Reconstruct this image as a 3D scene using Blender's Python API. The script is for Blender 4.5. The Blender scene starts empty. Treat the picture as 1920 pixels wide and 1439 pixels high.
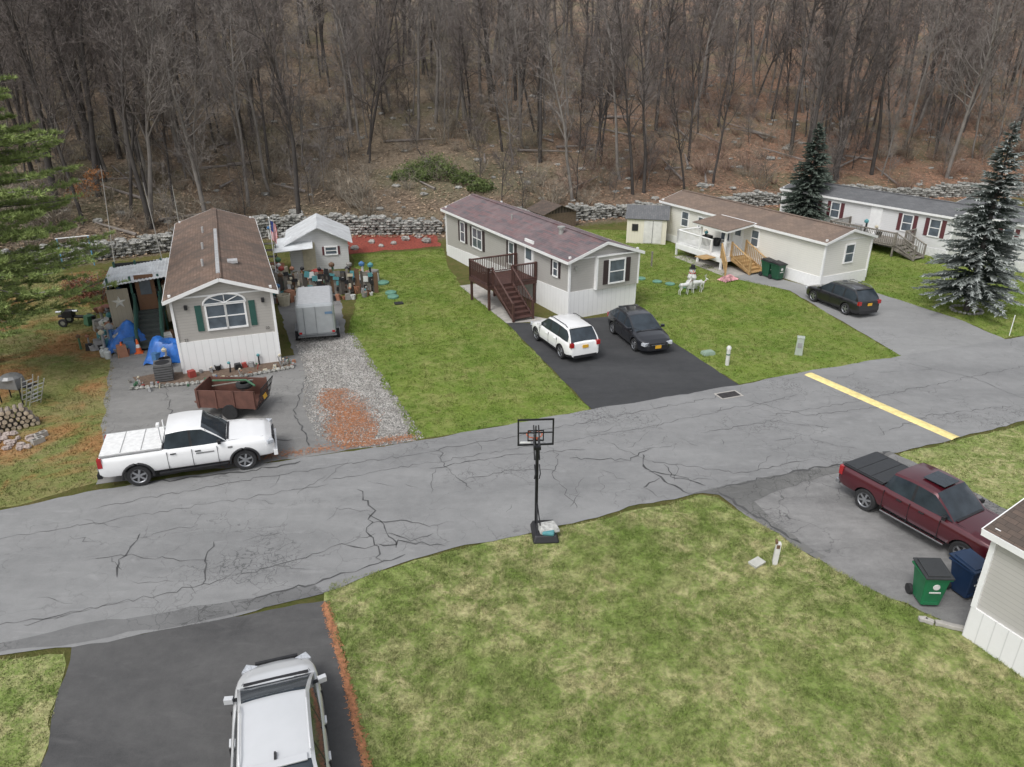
import bpy, math, random
import bmesh
import numpy as np
from mathutils import Vector, Matrix
from mathutils.geometry import tessellate_polygon
R=math.radians
scene=bpy.context.scene
# ------------------------------------------------------------------ helpers
class MB:
    def __init__(s): s.v=[];s.f=[];s.m=[];s.t=[]
    def add(s,vs,fs,mi=0,tint=0.0):
        b=len(s.v); s.v.extend([tuple(p) for p in vs])
        if isinstance(tint,(list,tuple)): s.t.extend(tint)
        else: s.t.extend([tint]*len(vs))
        for f in fs: s.f.append(tuple(b+i for i in f)); s.m.append(mi)
    def box(s,c,z,mi=0,rz=0,rx=0,ry=0,taper=1.0,tint=0.0):
        x,y,h=z[0]/2,z[1]/2,z[2]/2
        vs=[(-x,-y,-h),(x,-y,-h),(x,y,-h),(-x,y,-h),(-x*taper,-y*taper,h),(x*taper,-y*taper,h),(x*taper,y*taper,h),(-x*taper,y*taper,h)]
        if rx or ry or rz:
            M=Matrix.Rotation(rz,3,'Z')@Matrix.Rotation(ry,3,'Y')@Matrix.Rotation(rx,3,'X')
            vs=[M@Vector(p) for p in vs]
        vs=[(p[0]+c[0],p[1]+c[1],p[2]+c[2]) for p in vs]
        s.add(vs,[(0,3,2,1),(4,5,6,7),(0,1,5,4),(1,2,6,5),(2,3,7,6),(3,0,4,7)],mi,tint)
    def tube(s,pts,rs,n=6,mi=0,caps=True,tint=0.0):
        vs=[];fs=[];pts=[Vector(p) for p in pts]
        if not isinstance(rs,(list,tuple)): rs=[rs]*len(pts)
        ref=None
        for i,p in enumerate(pts):
            d=(pts[min(i+1,len(pts)-1)]-pts[max(i-1,0)])
            if d.length<1e-6: d=Vector((0,0,1))
            d.normalize()
            if ref is None: ref=Vector((1,0,0)) if abs(d.x)<.8 else Vector((0,1,0))
            a=d.cross(ref)
            if a.length<1e-4: a=d.cross(Vector((0,1,.1)))
            a.normalize(); b=d.cross(a)
            for k in range(n):
                t=2*math.pi*k/n
                vs.append(p+(a*math.cos(t)+b*math.sin(t))*rs[i])
        for i in range(len(pts)-1):
            for k in range(n):
                k2=(k+1)%n
                fs.append((i*n+k,i*n+k2,(i+1)*n+k2,(i+1)*n+k))
        if caps and n>2:
            fs.append(tuple(range(n-1,-1,-1))); fs.append(tuple((len(pts)-1)*n+k for k in range(n)))
        s.add(vs,fs,mi,tint)
    def cyl(s,c,r,h,n=16,mi=0,r2=None):
        s.tube([(c[0],c[1],c[2]),(c[0],c[1],c[2]+h)],[r,r if r2 is None else r2],n,mi)
    def slab(s,a,b,c,d,th,mi=0):
        a,b,c,d=map(Vector,(a,b,c,d)); n=(b-a).cross(c-a).normalized()*th
        s.add([a,b,c,d,a-n,b-n,c-n,d-n],[(0,1,2,3),(7,6,5,4),(4,5,1,0),(5,6,2,1),(6,7,3,2),(7,4,0,3)],mi)
    def lathe(s,prof,n=24,mi=0,c=(0,0,0),axis='z'):
        vs=[];fs=[]
        for (r,z) in prof:
            for k in range(n):
                t=2*math.pi*k/n
                p=(r*math.cos(t),r*math.sin(t),z)
                if axis=='y': p=(p[0],p[2],p[1])
                vs.append((p[0]+c[0],p[1]+c[1],p[2]+c[2]))
        for i in range(len(prof)-1):
            for k in range(n):
                k2=(k+1)%n; fs.append((i*n+k,i*n+k2,(i+1)*n+k2,(i+1)*n+k))
        s.add(vs,fs,mi)
    def make(s,name,mats,parent=None,loc=(0,0,0),rz=0,bevel=0,smooth=False,ang=35):
        me=bpy.data.meshes.new(name); me.from_pydata(s.v,[],s.f)
        for m in mats: me.materials.append(m)
        me.polygons.foreach_set('material_index',s.m)
        if any(s.t):
            at=me.attributes.new('tint','FLOAT','POINT'); at.data.foreach_set('value',s.t)
        if smooth:
            me.shade_smooth(); me.set_sharp_from_angle(angle=R(ang))
        me.update()
        o=bpy.data.objects.new(name,me); scene.collection.objects.link(o)
        o.location=loc; o.rotation_euler=(0,0,rz)
        if parent: o.parent=parent
        if bevel:
            b=o.modifiers.new('b','BEVEL'); b.width=bevel; b.segments=2; b.limit_method='ANGLE'
        return o
def empty(name,loc=(0,0,0),rz=0,sc=1.0):
    o=bpy.data.objects.new(name,None); scene.collection.objects.link(o)
    o.location=loc; o.rotation_euler=(0,0,rz); o.scale=(sc,sc,sc); o.empty_display_size=.1
    return o
# ------------------------------------------------------------------ materials
def nd(t,ty,ins=None,**at):
    n=t.nodes.new(ty)
    for k,v in at.items(): setattr(n,k,v)
    for k,v in (ins or {}).items():
        if isinstance(v,bpy.types.NodeSocket): t.links.new(v,n.inputs[k])
        else: n.inputs[k].default_value=v
    return n
def c4(c): return (c[0],c[1],c[2],1)
def newmat(name):
    m=bpy.data.materials.new(name); m.use_nodes=True; t=m.node_tree
    return m,t,t.nodes['Principled BSDF']
def mix(t,f,a,b,mode='MIX'):
    n=t.nodes.new('ShaderNodeMix'); n.data_type='RGBA'; n.blend_type=mode
    for i,v in ((0,f),(6,a),(7,b)):
        if isinstance(v,bpy.types.NodeSocket): t.links.new(v,n.inputs[i])
        else: n.inputs[i].default_value= v if i==0 else c4(v)
    return n.outputs[2]
def noise(t,vec,scale,detail=4,rough=.55,dist=0):
    return nd(t,'ShaderNodeTexNoise',{'Vector':vec,'Scale':scale,'Detail':detail,'Roughness':rough,'Distortion':dist}).outputs[0]
def ramp(t,v,a,b,lo=0.0,hi=1.0):
    return nd(t,'ShaderNodeMapRange',{0:v,1:a,2:b,3:lo,4:hi}).outputs[0]
def mth(t,op,a,b=0.0):
    return nd(t,'ShaderNodeMath',{0:a,1:b},operation=op).outputs[0]
def bump(t,bs,h,st=.3,d=.02):
    n=nd(t,'ShaderNodeBump',{'Strength':st,'Distance':d,'Height':h}); t.links.new(n.outputs[0],bs.inputs['Normal'])
def pos(t): return t.nodes.new('ShaderNodeNewGeometry').outputs['Position']
def obj(t): return t.nodes.new('ShaderNodeTexCoord').outputs['Object']
def M(name,col,rough=.6,metal=0,var=.12,scale=6,bmp=0,bs_=60,coat=0,dirt=0):
    m,t,b=newmat(name); p=obj(t)
    n=noise(t,p,scale,5)
    f=ramp(t,n,.3,.7)
    c=mix(t,f,[x*(1-var) for x in col],[min(1,x*(1+var)) for x in col])
    if dirt:
        n2=noise(t,p,1.3,6,.65); c=mix(t,ramp(t,n2,.5,.75,0,dirt),c,(.16,.13,.10))
    t.links.new(c,b.inputs['Base Color'])
    b.inputs['Roughness'].default_value=rough; b.inputs['Metallic'].default_value=metal
    b.inputs['Coat Weight'].default_value=coat; b.inputs['Coat Roughness'].default_value=.05
    if bmp: bump(t,b,noise(t,p,bs_,4),bmp,.01)
    return m
def asphalt(name,dark,light,crack=.5,crw=.012,cs=.9,rot=20,gr=.25):
    m,t,b=newmat(name); p=pos(t)
    mp=nd(t,'ShaderNodeMapping',{'Vector':p,'Rotation':(0,0,R(-rot)),'Scale':(.3,1,1)}).outputs[0]
    n1=noise(t,mp,.45,7,.62,.6); n2=noise(t,p,2.2,6,.7); n3=noise(t,p,45,3,.8)
    f=mth(t,'ADD',mth(t,'MULTIPLY',ramp(t,n1,.34,.66),.65),mth(t,'MULTIPLY',ramp(t,n2,.32,.68),.35))
    c=mix(t,f,dark,light)
    n7=noise(t,mp,3.0,5,.7,1.0); c=mix(t,ramp(t,n7,.55,.72,0,.3),c,[min(1,x*1.35) for x in light])
    n9=noise(t,p,.9,6,.7,.8); c=mix(t,ramp(t,n9,.60,.70,0,.35),c,[x*.6 for x in dark])
    c=mix(t,ramp(t,n3,.3,.7,0,gr),c,[min(1,x*1.7) for x in light])
    n4=noise(t,p,90,2,.8); c=mix(t,ramp(t,n4,.5,.75,0,gr*1.6),c,[x*.5 for x in dark])
    if crack:
        w=nd(t,'ShaderNodeTexNoise',{'Vector':p,'Scale':1.6,'Detail':5.0}).outputs[1]
        ad=nd(t,'ShaderNodeVectorMath',{0:p,1:w},operation='ADD').outputs[0]
        v=nd(t,'ShaderNodeTexVoronoi',{'Vector':ad,'Scale':cs},feature='DISTANCE_TO_EDGE').outputs['Distance']
        v2=nd(t,'ShaderNodeTexVoronoi',{'Vector':ad,'Scale':cs*5},feature='DISTANCE_TO_EDGE').outputs['Distance']
        msk=noise(t,p,.22,3)
        k=mth(t,'MULTIPLY',ramp(t,v,crw*.3,crw,1,0),ramp(t,msk,.45,.6,.1,.9))
        k2=mth(t,'MULTIPLY',ramp(t,v2,crw*1.5,crw*4,1,0),ramp(t,msk,.56,.64))
        k=mth(t,'MULTIPLY',mth(t,'MAXIMUM',k,k2),crack)
        c=mix(t,k,c,(.035,.035,.035))
    t.links.new(c,b.inputs['Base Color']); b.inputs['Roughness'].default_value=.85
    bump(t,b,n3,.35,.008)
    return m
def grassmat(name,g1,g2,straw,s_amt=.5,brown=None,dk=.45):
    m,t,b=newmat(name); p=pos(t)
    n1=noise(t,p,.35,4,.6); n2=noise(t,p,1.7,7,.78,.7); n3=noise(t,p,14,3,.8); n8=noise(t,p,.45,3,.6)
    c=mix(t,ramp(t,n1,.35,.65),g1,g2)
    k=mth(t,'ADD',mth(t,'MULTIPLY',ramp(t,n2,.44,.58),.7),mth(t,'MULTIPLY',ramp(t,n3,.38,.62),.5))
    k=mth(t,'MULTIPLY',mth(t,'MULTIPLY',k,ramp(t,n8,.36,.6,.3,1.15)),s_amt)
    k=nd(t,'ShaderNodeClamp',{0:k}).outputs[0]
    c=mix(t,k,c,straw)
    if brown:
        n5=noise(t,p,.28,5,.65,.5); c=mix(t,ramp(t,n5,.48,.60,0,.85),c,brown)
    n6=noise(t,p,7,3,.8); c=mix(t,ramp(t,n6,.42,.66,.0,dk),c,[x*.35 for x in g1])
    t.links.new(c,b.inputs['Base Color']); b.inputs['Roughness'].default_value=.8
    b.inputs['Specular IOR Level'].default_value=.2
    bump(t,b,n3,.6,.04)
    return m
def siding(name,col,pitch=.13,vertical=False,dirt=.12):
    m,t,b=newmat(name); o=obj(t); sp=nd(t,'ShaderNodeSeparateXYZ',{0:o})
    if vertical: h=mth(t,'ADD',sp.outputs[0],sp.outputs[1])
    else: h=sp.outputs[2]
    fr=mth(t,'FRACT',mth(t,'DIVIDE',h,pitch))
    n=noise(t,o,1.2,5,.6); n2=noise(t,o,25,3)
    c=mix(t,ramp(t,n,.35,.75,0,dirt),col,(.22,.2,.17))
    c=mix(t,ramp(t,n2,.3,.7,0,.08),c,[x*.7 for x in col])
    seam_shade=ramp(t,fr,.88,.93,0,.38) if not vertical else ramp(t,fr,.9,.95,0,.3)  # shade line along each lap and panel joint, darkened into the base colour
    c=mix(t,seam_shade,c,[x*.35 for x in col])
    t.links.new(c,b.inputs['Base Color']); b.inputs['Roughness'].default_value=.55
    bump(t,b,fr,.5,.015)
    return m
def shingle(name,a,bb,cc,w=.3,h=.14,stain=.3):
    m,t,b=newmat(name); o=obj(t); sp=nd(t,'ShaderNodeSeparateXYZ',{0:o})
    v=nd(t,'ShaderNodeCombineXYZ',{0:sp.outputs[1],1:sp.outputs[0]}).outputs[0]
    br=nd(t,'ShaderNodeTexBrick',{'Vector':v,'Color1':c4(a),'Color2':c4(bb),'Mortar':c4([x*.4 for x in a]),'Scale':1.0,'Mortar Size':.006,'Brick Width':w,'Row Height':h,'Bias':0.0})
    n=noise(t,o,.8,5,.7,.5); n2=noise(t,o,40,3)
    c=mix(t,ramp(t,n,.42,.62,0,stain*1.6),br.outputs[0],cc)
    c=mix(t,ramp(t,n2,.3,.7,0,.35),c,[x*.5 for x in a])
    t.links.new(c,b.inputs['Base Color']); b.inputs['Roughness'].default_value=.9
    bump(t,b,br.outputs[1],-.4,.01)
    return m
def tintmat(name,c0,c1,nscale=3,var=.3,rough=.8):
    m,t,b=newmat(name); a=nd(t,'ShaderNodeAttribute',attribute_name='tint').outputs['Fac']
    p=pos(t); c=mix(t,a,c0,c1); n=noise(t,p,nscale,4)
    c=mix(t,ramp(t,n,.35,.7,0,var),c,[x*.35 for x in c0])
    t.links.new(c,b.inputs['Base Color']); b.inputs['Roughness'].default_value=rough
    b.inputs['Specular IOR Level'].default_value=.15
    return m
white=M('white_trim',(.80,.80,.79),.5,0,.05,5,dirt=.1)
offwhite=M('off_white',(.66,.65,.62),.6,0,.08,4,dirt=.2)
glassm=M('window_glass',(.035,.045,.055),.06,0,.3,2)
pane=M('window_pane',(.10,.12,.14),.08,0,.4,1.5)
black=M('black_plastic',(.018,.018,.02),.5,0,.2,8)
rubber=M('tire_rubber',(.022,.022,.023),.85,0,.2,12,.3)
alloy=M('alloy_metal',(.42,.43,.45),.3,.8,.1,8)
chrome=M('chrome',(.6,.61,.63),.15,1,.05,8)
redl=M('red_lens',(.35,.01,.012),.15,0,.2,20,coat=1)
lens=M('headlamp_lens',(.45,.47,.5),.08,0,.3,20,coat=1)
plateY=M('licence_plate',(.65,.36,.03),.5,0,.1,30)
concrete=M('concrete',(.38,.36,.33),.85,0,.18,3,.3,dirt=.25)
woodred=M('stained_deck_wood',(.075,.035,.028),.7,0,.3,6,.3,40)
woodgold=M('pine_lumber',(.42,.27,.12),.7,0,.2,6,.3,40)
woodgrey=M('weathered_wood',(.20,.18,.155),.8,0,.3,5,.3,40)
blacksteel=M('black_steel',(.015,.015,.017),.4,.2,.2,10)
def rockmat():
    m,t,b=newmat('field_stone'); o=pos(t)
    n=noise(t,o,2.5,5,.7); n2=noise(t,o,14,4,.7)
    c=mix(t,ramp(t,n,.35,.65),(.13,.13,.12),(.44,.43,.40)); c=mix(t,ramp(t,n2,.55,.7,0,.5),c,(.17,.19,.13))
    t.links.new(c,b.inputs['Base Color']); b.inputs['Roughness'].default_value=.9; bump(t,b,n2,.5,.03); return m
rockm=rockmat()
# ------------------------------------------------------------------ camera, light
H0=12.8
cam=bpy.data.cameras.new('camera'); co=bpy.data.objects.new('camera',cam); scene.collection.objects.link(co)
co.location=(0,0,H0); co.rotation_euler=(R(90-24),0,0); cam.sensor_width=36; cam.lens=25.84; cam.clip_end=3000; cam.clip_start=.1
scene.camera=co
w=bpy.data.worlds.new('World'); scene.world=w; w.use_nodes=True; t=w.node_tree; bg=t.nodes['Background']
sky=t.nodes.new('ShaderNodeTexSky'); sky.sky_type='NISHITA'; sky.sun_disc=False; sky.sun_elevation=R(55); sky.sun_rotation=R(215); sky.air_density=1.0; sky.dust_density=3
hs=nd(t,'ShaderNodeHueSaturation',{'Saturation':.24,'Value':1.3,'Color':sky.outputs[0]})
t.links.new(hs.outputs[0],bg.inputs[0]); bg.inputs[1].default_value=.15
sl=bpy.data.lights.new('sun','SUN'); so=bpy.data.objects.new('sun',sl); scene.collection.objects.link(so)
sl.energy=1.4; sl.angle=R(20); sl.color=(1,.99,.97)
sd=Vector((math.sin(R(215))*math.cos(R(55)),math.cos(R(215))*math.cos(R(55)),math.sin(R(55))))
so.rotation_euler=sd.to_track_quat('Z','Y').to_euler(); so.location=(0,0,40)
scene.view_settings.view_transform='Standard'; scene.view_settings.look='None'; scene.view_settings.exposure=0
# ------------------------------------------------------------------ terrain
WX=[-400,-60,-31.5,-24.6,-19.3,-5.2,-.4,11.2,24,44,80,400]
WY=[-60,38,48,53.2,57.6,57.8,60.5,65,70,74,84,180]
def wy(x): return np.interp(x,WX,WY)
def hill(x,y):
    x=np.asarray(x,float); y=np.asarray(y,float)
    d=(y-wy(x))*.93
    dd=np.clip(d-.6,0,None)
    h=np.where(dd<200,.235*dd,47+ .03*(dd-200))
    h=h*np.clip(dd/4,0,1)**.5
    nz=(np.sin(x*.21+1.3)*np.cos(y*.17)+.5*np.sin(x*.47+y*.39)+.35*np.sin(x*.9-y*.7))
    return h+nz*.35*np.clip(dd/12,0,1)
xs=np.concatenate([np.arange(-700,-130,30),np.arange(-130,140,1.6),np.arange(140,720,30)])
ys=np.concatenate([np.arange(-200,30,15),np.arange(30,215,1.6),np.arange(215,900,30)])
X,Y=np.meshgrid(xs,ys); Z=hill(X,Y)
nx,ny=len(xs),len(ys)
me=bpy.data.meshes.new('ground')
idx=np.arange(nx*ny).reshape(ny,nx)
q=np.stack([idx[:-1,:-1],idx[:-1,1:],idx[1:,1:],idx[1:,:-1]],-1).reshape(-1,4)
me.vertices.add(nx*ny); me.vertices.foreach_set('co',np.stack([X,Y,Z],-1).astype(np.float32).ravel())
me.loops.add(q.size); me.loops.foreach_set('vertex_index',q.astype(np.int32).ravel())
me.polygons.add(len(q)); me.polygons.foreach_set('loop_start',(np.arange(len(q))*4).astype(np.int32))
me.update(calc_edges=True); me.shade_smooth()
at=me.attributes.new('tint','FLOAT','POINT'); at.data.foreach_set('value',np.clip((Y-wy(X)+3.5)/3,0,1).astype(np.float32).ravel())
def groundmat():
    m,t,b=newmat('ground_cover'); p=pos(t)
    a=nd(t,'ShaderNodeAttribute',attribute_name='tint').outputs['Fac']
    n1=noise(t,p,.35,4); n2=noise(t,p,1.8,6,.7,.4); n3=noise(t,p,9,5,.85)
    g=mix(t,ramp(t,n1,.35,.65),(.10,.13,.03),(.16,.155,.05)); g=mix(t,ramp(t,n2,.4,.65,0,.6),g,(.22,.17,.08))
    sx=nd(t,'ShaderNodeSeparateXYZ',{0:p}).outputs[0]
    side=mth(t,'ADD',ramp(t,sx,-10,35,0,.9),ramp(t,noise(t,p,.06,3),.4,.6,-.3,.3))
    l1=mix(t,side,(.25,.205,.15),(.35,.20,.135))
    l1=mix(t,ramp(t,n2,.42,.58,0,.75),l1,(.135,.11,.085)); l1=mix(t,ramp(t,n3,.48,.66,0,.8),l1,(.46,.34,.24))
    l1=mix(t,ramp(t,noise(t,p,.14,4),.5,.62,0,.6),l1,(.19,.185,.11))
    n4=noise(t,p,3,5,.7); f=mth(t,'ADD',a,ramp(t,n4,.3,.7,-.4,.4))
    c=mix(t,ramp(t,f,.4,.7),g,l1)
    t.links.new(c,b.inputs['Base Color']); b.inputs['Roughness'].default_value=.95; b.inputs['Specular IOR Level'].default_value=.1
    bump(t,b,mth(t,'ADD',n3,n2),.9,.2); return m
me.materials.append(groundmat())
go=bpy.data.objects.new('ground',me); scene.collection.objects.link(go)

rng=np.random.default_rng(5)
def jitter(poly,amp,step=.35,seed=1):
    r=random.Random(seed); out=[]
    n=len(poly)
    for i in range(n):
        a=Vector(poly[i]);b=Vector(poly[(i+1)%n]); L=(b-a).length; k=max(1,int(L/step)) if amp>0 and L<60 else 1
        nn=Vector((-(b-a).y,(b-a).x)).normalized() if L>0 else Vector((0,0))
        for j in range(k):
            o=r.uniform(-amp,amp)+amp*.8*math.sin((a.x+j*step)*2.3+i)
            out.append(tuple(a.lerp(b,j/k)+nn*(o if j else o*.3)))
    return out
def sheet(name,poly,z,mat,amp=.04,seed=1,parent=None):
    p=jitter(poly,amp,seed=seed); tr=tessellate_polygon([[Vector((a,b,0)) for a,b in p]])
    mb=MB(); fs=[]
    for tt in tr:
        a,b,c=[Vector(p[i]) for i in tt]
        fs.append(tuple(tt) if (b-a).cross(c-a)>0 else tuple(tt[::-1]))
    mb.add([(a,b,z) for a,b in p],fs); return mb.make(name,[mat],parent)
def inpoly(px,py,poly):
    ins=np.zeros(len(px),bool); n=len(poly); j=n-1
    for i in range(n):
        xi,yi=poly[i];xj,yj=poly[j]
        if yi!=yj:
            c=((yi>py)!=(yj>py))&(px<(xj-xi)*(py-yi)/(yj-yi)+xi); ins^=c
        j=i
    return ins
def trimesh(name,V,mat,tints=None,parent=None):
    n=len(V); me=bpy.data.meshes.new(name)
    me.vertices.add(n*3); me.vertices.foreach_set('co',V.astype(np.float32).ravel())
    me.loops.add(n*3); me.loops.foreach_set('vertex_index',np.arange(n*3,dtype=np.int32))
    me.polygons.add(n); me.polygons.foreach_set('loop_start',(np.arange(n)*3).astype(np.int32))
    me.update(calc_edges=True)
    if tints is not None:
        at=me.attributes.new('tint','FLOAT','POINT'); at.data.foreach_set('value',np.repeat(tints,3).astype(np.float32))
    me.materials.append(mat); o=bpy.data.objects.new(name,me); scene.collection.objects.link(o)
    if parent: o.parent=parent
    return o
def lawn(name,poly,dens,bh,mat,amp=.06,seed=1,bw=.014):
    e=empty(name); sheet('turf',poly,.004,mat,amp,seed,e)
    P=np.array(poly); lo=P.min(0); hi=P.max(0); n=int(dens*(hi[0]-lo[0])*(hi[1]-lo[1]))
    pts=lo+rng.random((n,2))*(hi-lo)
    vis=(np.abs(pts[:,0])<pts[:,1]*.80+8)&(pts[:,1]>5)
    pts=pts[vis&inpoly(pts[:,0],pts[:,1],poly)]
    n=len(pts); az=rng.random(n)*6.283
    cl=.75+.5*np.sin(pts[:,0]*5.3+np.sin(pts[:,1]*3.1)*2)*np.sin(pts[:,1]*4.7+np.sin(pts[:,0]*2.3)*2)
    hh=bh*(.5+rng.random(n))*cl; ln=hh*rng.uniform(.3,1.4,n)
    b=np.zeros((n,3,3)); dx=np.cos(az)*bw; dy=np.sin(az)*bw; la=rng.random(n)*6.283
    b[:,0,0]=pts[:,0]-dx;b[:,0,1]=pts[:,1]-dy;b[:,1,0]=pts[:,0]+dx;b[:,1,1]=pts[:,1]+dy
    b[:,2,0]=pts[:,0]+np.cos(la)*ln;b[:,2,1]=pts[:,1]+np.sin(la)*ln;b[:,2,2]=hh; b[:,:2,2]=.0
    trimesh('grass_blades',b,mat,None,e)
    return e
gnear=grassmat('grass_dry',(.145,.22,.042),(.20,.27,.065),(.60,.52,.30),.66,None,.6)
gfar=grassmat('grass_green',(.115,.195,.025),(.165,.235,.038),(.36,.33,.14),.5,None,.4)
gleft=grassmat('grass_needles',(.14,.19,.045),(.21,.20,.075),(.36,.27,.15),.55,(.36,.18,.08),.35)
road=[(-60,.5),(-40,9.2),(-15.8,19.1),(-13.3,20.3),(-8.4,22.0),(-3.9,23.4),(3.2,26.2),(9.65,28.55),(12.7,29.9),(18.2,31.9),(24.4,34.1),(60,47.5),(150,82),(155,73),(60,37),(30,28.7),(19.7,25.2),(13.6,22.7),(11.2,21.7),(8.5,20.9),(6.6,20.2),(4.0,19.45),(2.2,18.6),(.6,17.95),(-1.7,17.2),(-3.4,16.3),(-4.8,15.35),(-7.5,14.2),(-10.4,13.35),(-12,13.1),(-40,3),(-60,-5)]
asph=asphalt('weathered_asphalt',(.145,.146,.146),(.255,.255,.252),.6,.012,.8)
asph1=asphalt('old_driveway_asphalt',(.11,.108,.105),(.24,.235,.225),.6,.014,.9)
asphD=asphalt('sealed_asphalt',(.026,.027,.029),(.055,.056,.058),0,gr=.15)
asphN=asphalt('dark_asphalt',(.036,.036,.037),(.10,.098,.096),.0,gr=.2,rot=110)
asph3=asphalt('grey_driveway_asphalt',(.18,.18,.178),(.27,.27,.265),.4,.01,.6)
sheet('road',road,.020,asph,.04,3)
L5=[(-4.78,14.9),(-4.82,15.7),(-3.4,16.25),(-1.7,17.1),(.6,17.9),(2.5,18.6),(4.5,19.35),(6.0,20.0),(6.5,19.85),(7.35,18.5),(8.2,17.2),(9.5,15.35),(10.6,14.35),(11.0,13.8),(13.5,9),(15,4),(-.5,4),(-2.84,10.16),(-3.73,12.46)]
lawn('lawn',L5,1700,.065,gnear,.07,2,.010)
L6=[(-10.5,13.15),(-10.15,12.5),(-9.3,10.2),(-8,6),(-22,6),(-22,9.5),(-12,13.0)]
lawn('lawn',L6,900,.06,gnear,.06,3,.012)
L1=[(-8.3,34.8),(-6.1,29.9),(-4.7,26.6),(-3.6,23.6),(3.1,26.15),(1.5,31),(-.3,36.6),(-3.1,43.3),(-4.3,48),(-5,53),(-5.6,52.6),(-11.3,51.1),(-9.2,43)]
lawn('lawn',L1,420,.06,gfar,.06,4,.018)
L2=[(9.7,28.7),(18.2,31.95),(17.5,35.8),(16.5,42.3),(14,45.5),(12.5,50),(12,55),(9,59),(2,60),(-1.5,55),(6.8,39.2),(5.9,37.3),(7.5,34.8),(8.6,31.7)]
lawn('lawn',L2,330,.06,gfar,.06,5,.02)
L3=[(24.4,34.2),(48,43),(56,62),(30,62),(26,58),(21.4,44),(21.3,42.4),(23.8,37.1)]
lawn('lawn',L3,160,.07,gfar,.06,6,.025)
L4=[(-13.6,20.8),(-15.4,24.9),(-18.0,30.7),(-19.6,33),(-24,40),(-27,47),(-46,38),(-40,12),(-15.8,19.25)]
lawn('lawn',L4,330,.06,gleft,.08,7,.018)
L7=[(13.6,22.6),(19.7,25.0),(30,28.5),(34,20),(18,14),(16.6,16.3),(14.9,20)]
lawn('lawn',L7,500,.06,gnear,.06,8,.014)
sheet('near_driveway',[(-10.45,13.4),(-7.5,14.3),(-4.75,15.0),(-3.73,12.46),(-2.84,10.16),(-1.5,6),(-7.8,5),(-9.3,10.16),(-10.1,12.46)],.016,asphN,.04,9)
sheet('dark_driveway',[(-.3,36.6),(3.2,26.1),(9.7,28.5),(8.6,31.7),(7.5,34.8),(6.0,37.8),(3.0,37.0),(2.6,36.4)],.012,asphD,.02,10)
sheet('grey_driveway',[(13.6,45.3),(16.6,42.4),(17.6,35.8),(18.2,31.8),(24.4,34.0),(23.8,37.1),(21.3,42.6),(19.5,43.3),(18.1,43.3),(15.8,46.4)],.012,asph3,.03,11)
sheet('cracked_driveway',[(6.5,20.3),(7.4,18.5),(8.2,17.2),(9.5,15.35),(10.6,14.35),(11.2,13.8),(15,8),(20,8),(16.6,16.3),(14.9,20),(13.4,22.75),(11,21.8)],.014,asphalt('patchy_asphalt',(.08,.08,.08),(.27,.265,.258),.8,.016,.9,rot=-60),.06,12)
sheet('old_driveway',[(-18.2,30.7),(-13.6,20.6),(-8.3,22.1),(-3.7,23.6),(-6.6,25),(-7.9,26.6),(-8.6,30.5),(-8.4,34.9),(-10.5,43),(-14.5,43),(-10.2,32),(-14.5,30.3),(-16,33.5),(-18.9,32.6)],.010,asph1,.06,13)
crumb=asphalt('crumbled_asphalt',(.075,.075,.073),(.19,.188,.18),.8,.025,1.6)
sheet('crumbled_verge',[(5.6,20.0),(6.5,20.35),(7.6,20.75),(9.5,21.35),(11.3,21.9),(13.3,22.8),(13.6,22.7),(11.3,21.5),(8.9,20.4),(7.6,19.6),(8.0,18.2),(8.8,16.8),(8.5,16.7),(7.5,18.3),(6.6,19.95)],.0225,crumb,.06,32)
def gravelmat():
    m,t,b=newmat('gravel'); p=pos(t)
    v=nd(t,'ShaderNodeTexVoronoi',{'Vector':p,'Scale':22.0}); n=noise(t,p,1.1,5,.7)
    g=nd(t,'ShaderNodeRGBToBW',{0:v.outputs['Color']}).outputs[0]
    c=mix(t,ramp(t,g,.2,.8),(.11,.108,.10),(.46,.44,.41)); c=mix(t,ramp(t,n,.45,.65,0,.6),c,(.17,.155,.14))
    t.links.new(c,b.inputs['Base Color']); b.inputs['Roughness'].default_value=.95; bump(t,b,v.outputs['Distance'],-.6,.03); return m
gm=gravelmat()
sheet('gravel',[(-10.6,33.9),(-8.2,34.8),(-6.0,29.9),(-4.6,26.6),(-3.5,23.65),(-5.2,23.1),(-6.9,23.8),(-8.0,26.6),(-8.9,30)],.014,gm,.14,14)
def stones(name,poly,n,smin,smax,z=.015):
    P=np.array(poly);lo=P.min(0);hi=P.max(0);pt=lo+rng.random((n*3,2))*(hi-lo);pt=pt[inpoly(pt[:,0],pt[:,1],poly)][:n]
    m=len(pt);s=rng.uniform(smin,smax,m);az=rng.random(m)*6.28
    T=[]
    for k in range(4):
        a0=az+k*1.571;a1=az+(k+1)*1.571
        A=np.stack([pt[:,0]+np.cos(a0)*s,pt[:,1]+np.sin(a0)*s,np.full(m,z)],-1);B=np.stack([pt[:,0]+np.cos(a1)*s,pt[:,1]+np.sin(a1)*s,np.full(m,z)],-1)
        C=np.stack([pt[:,0],pt[:,1],z+s*.8],-1);T.append(np.stack([A,B,C],1))
    return trimesh(name,np.concatenate(T),gm)
stones('loose_gravel',[(-10.8,34.2),(-8.0,35),(-5.8,29.9),(-4.4,26.6),(-3.2,23.8),(-5.2,23.0),(-7.2,23.8),(-8.4,26.6),(-9.2,30)],9000,.02,.045)
rust=M('pine_needles',(.38,.17,.085),.95,0,.4,9,.5,30)
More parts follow.
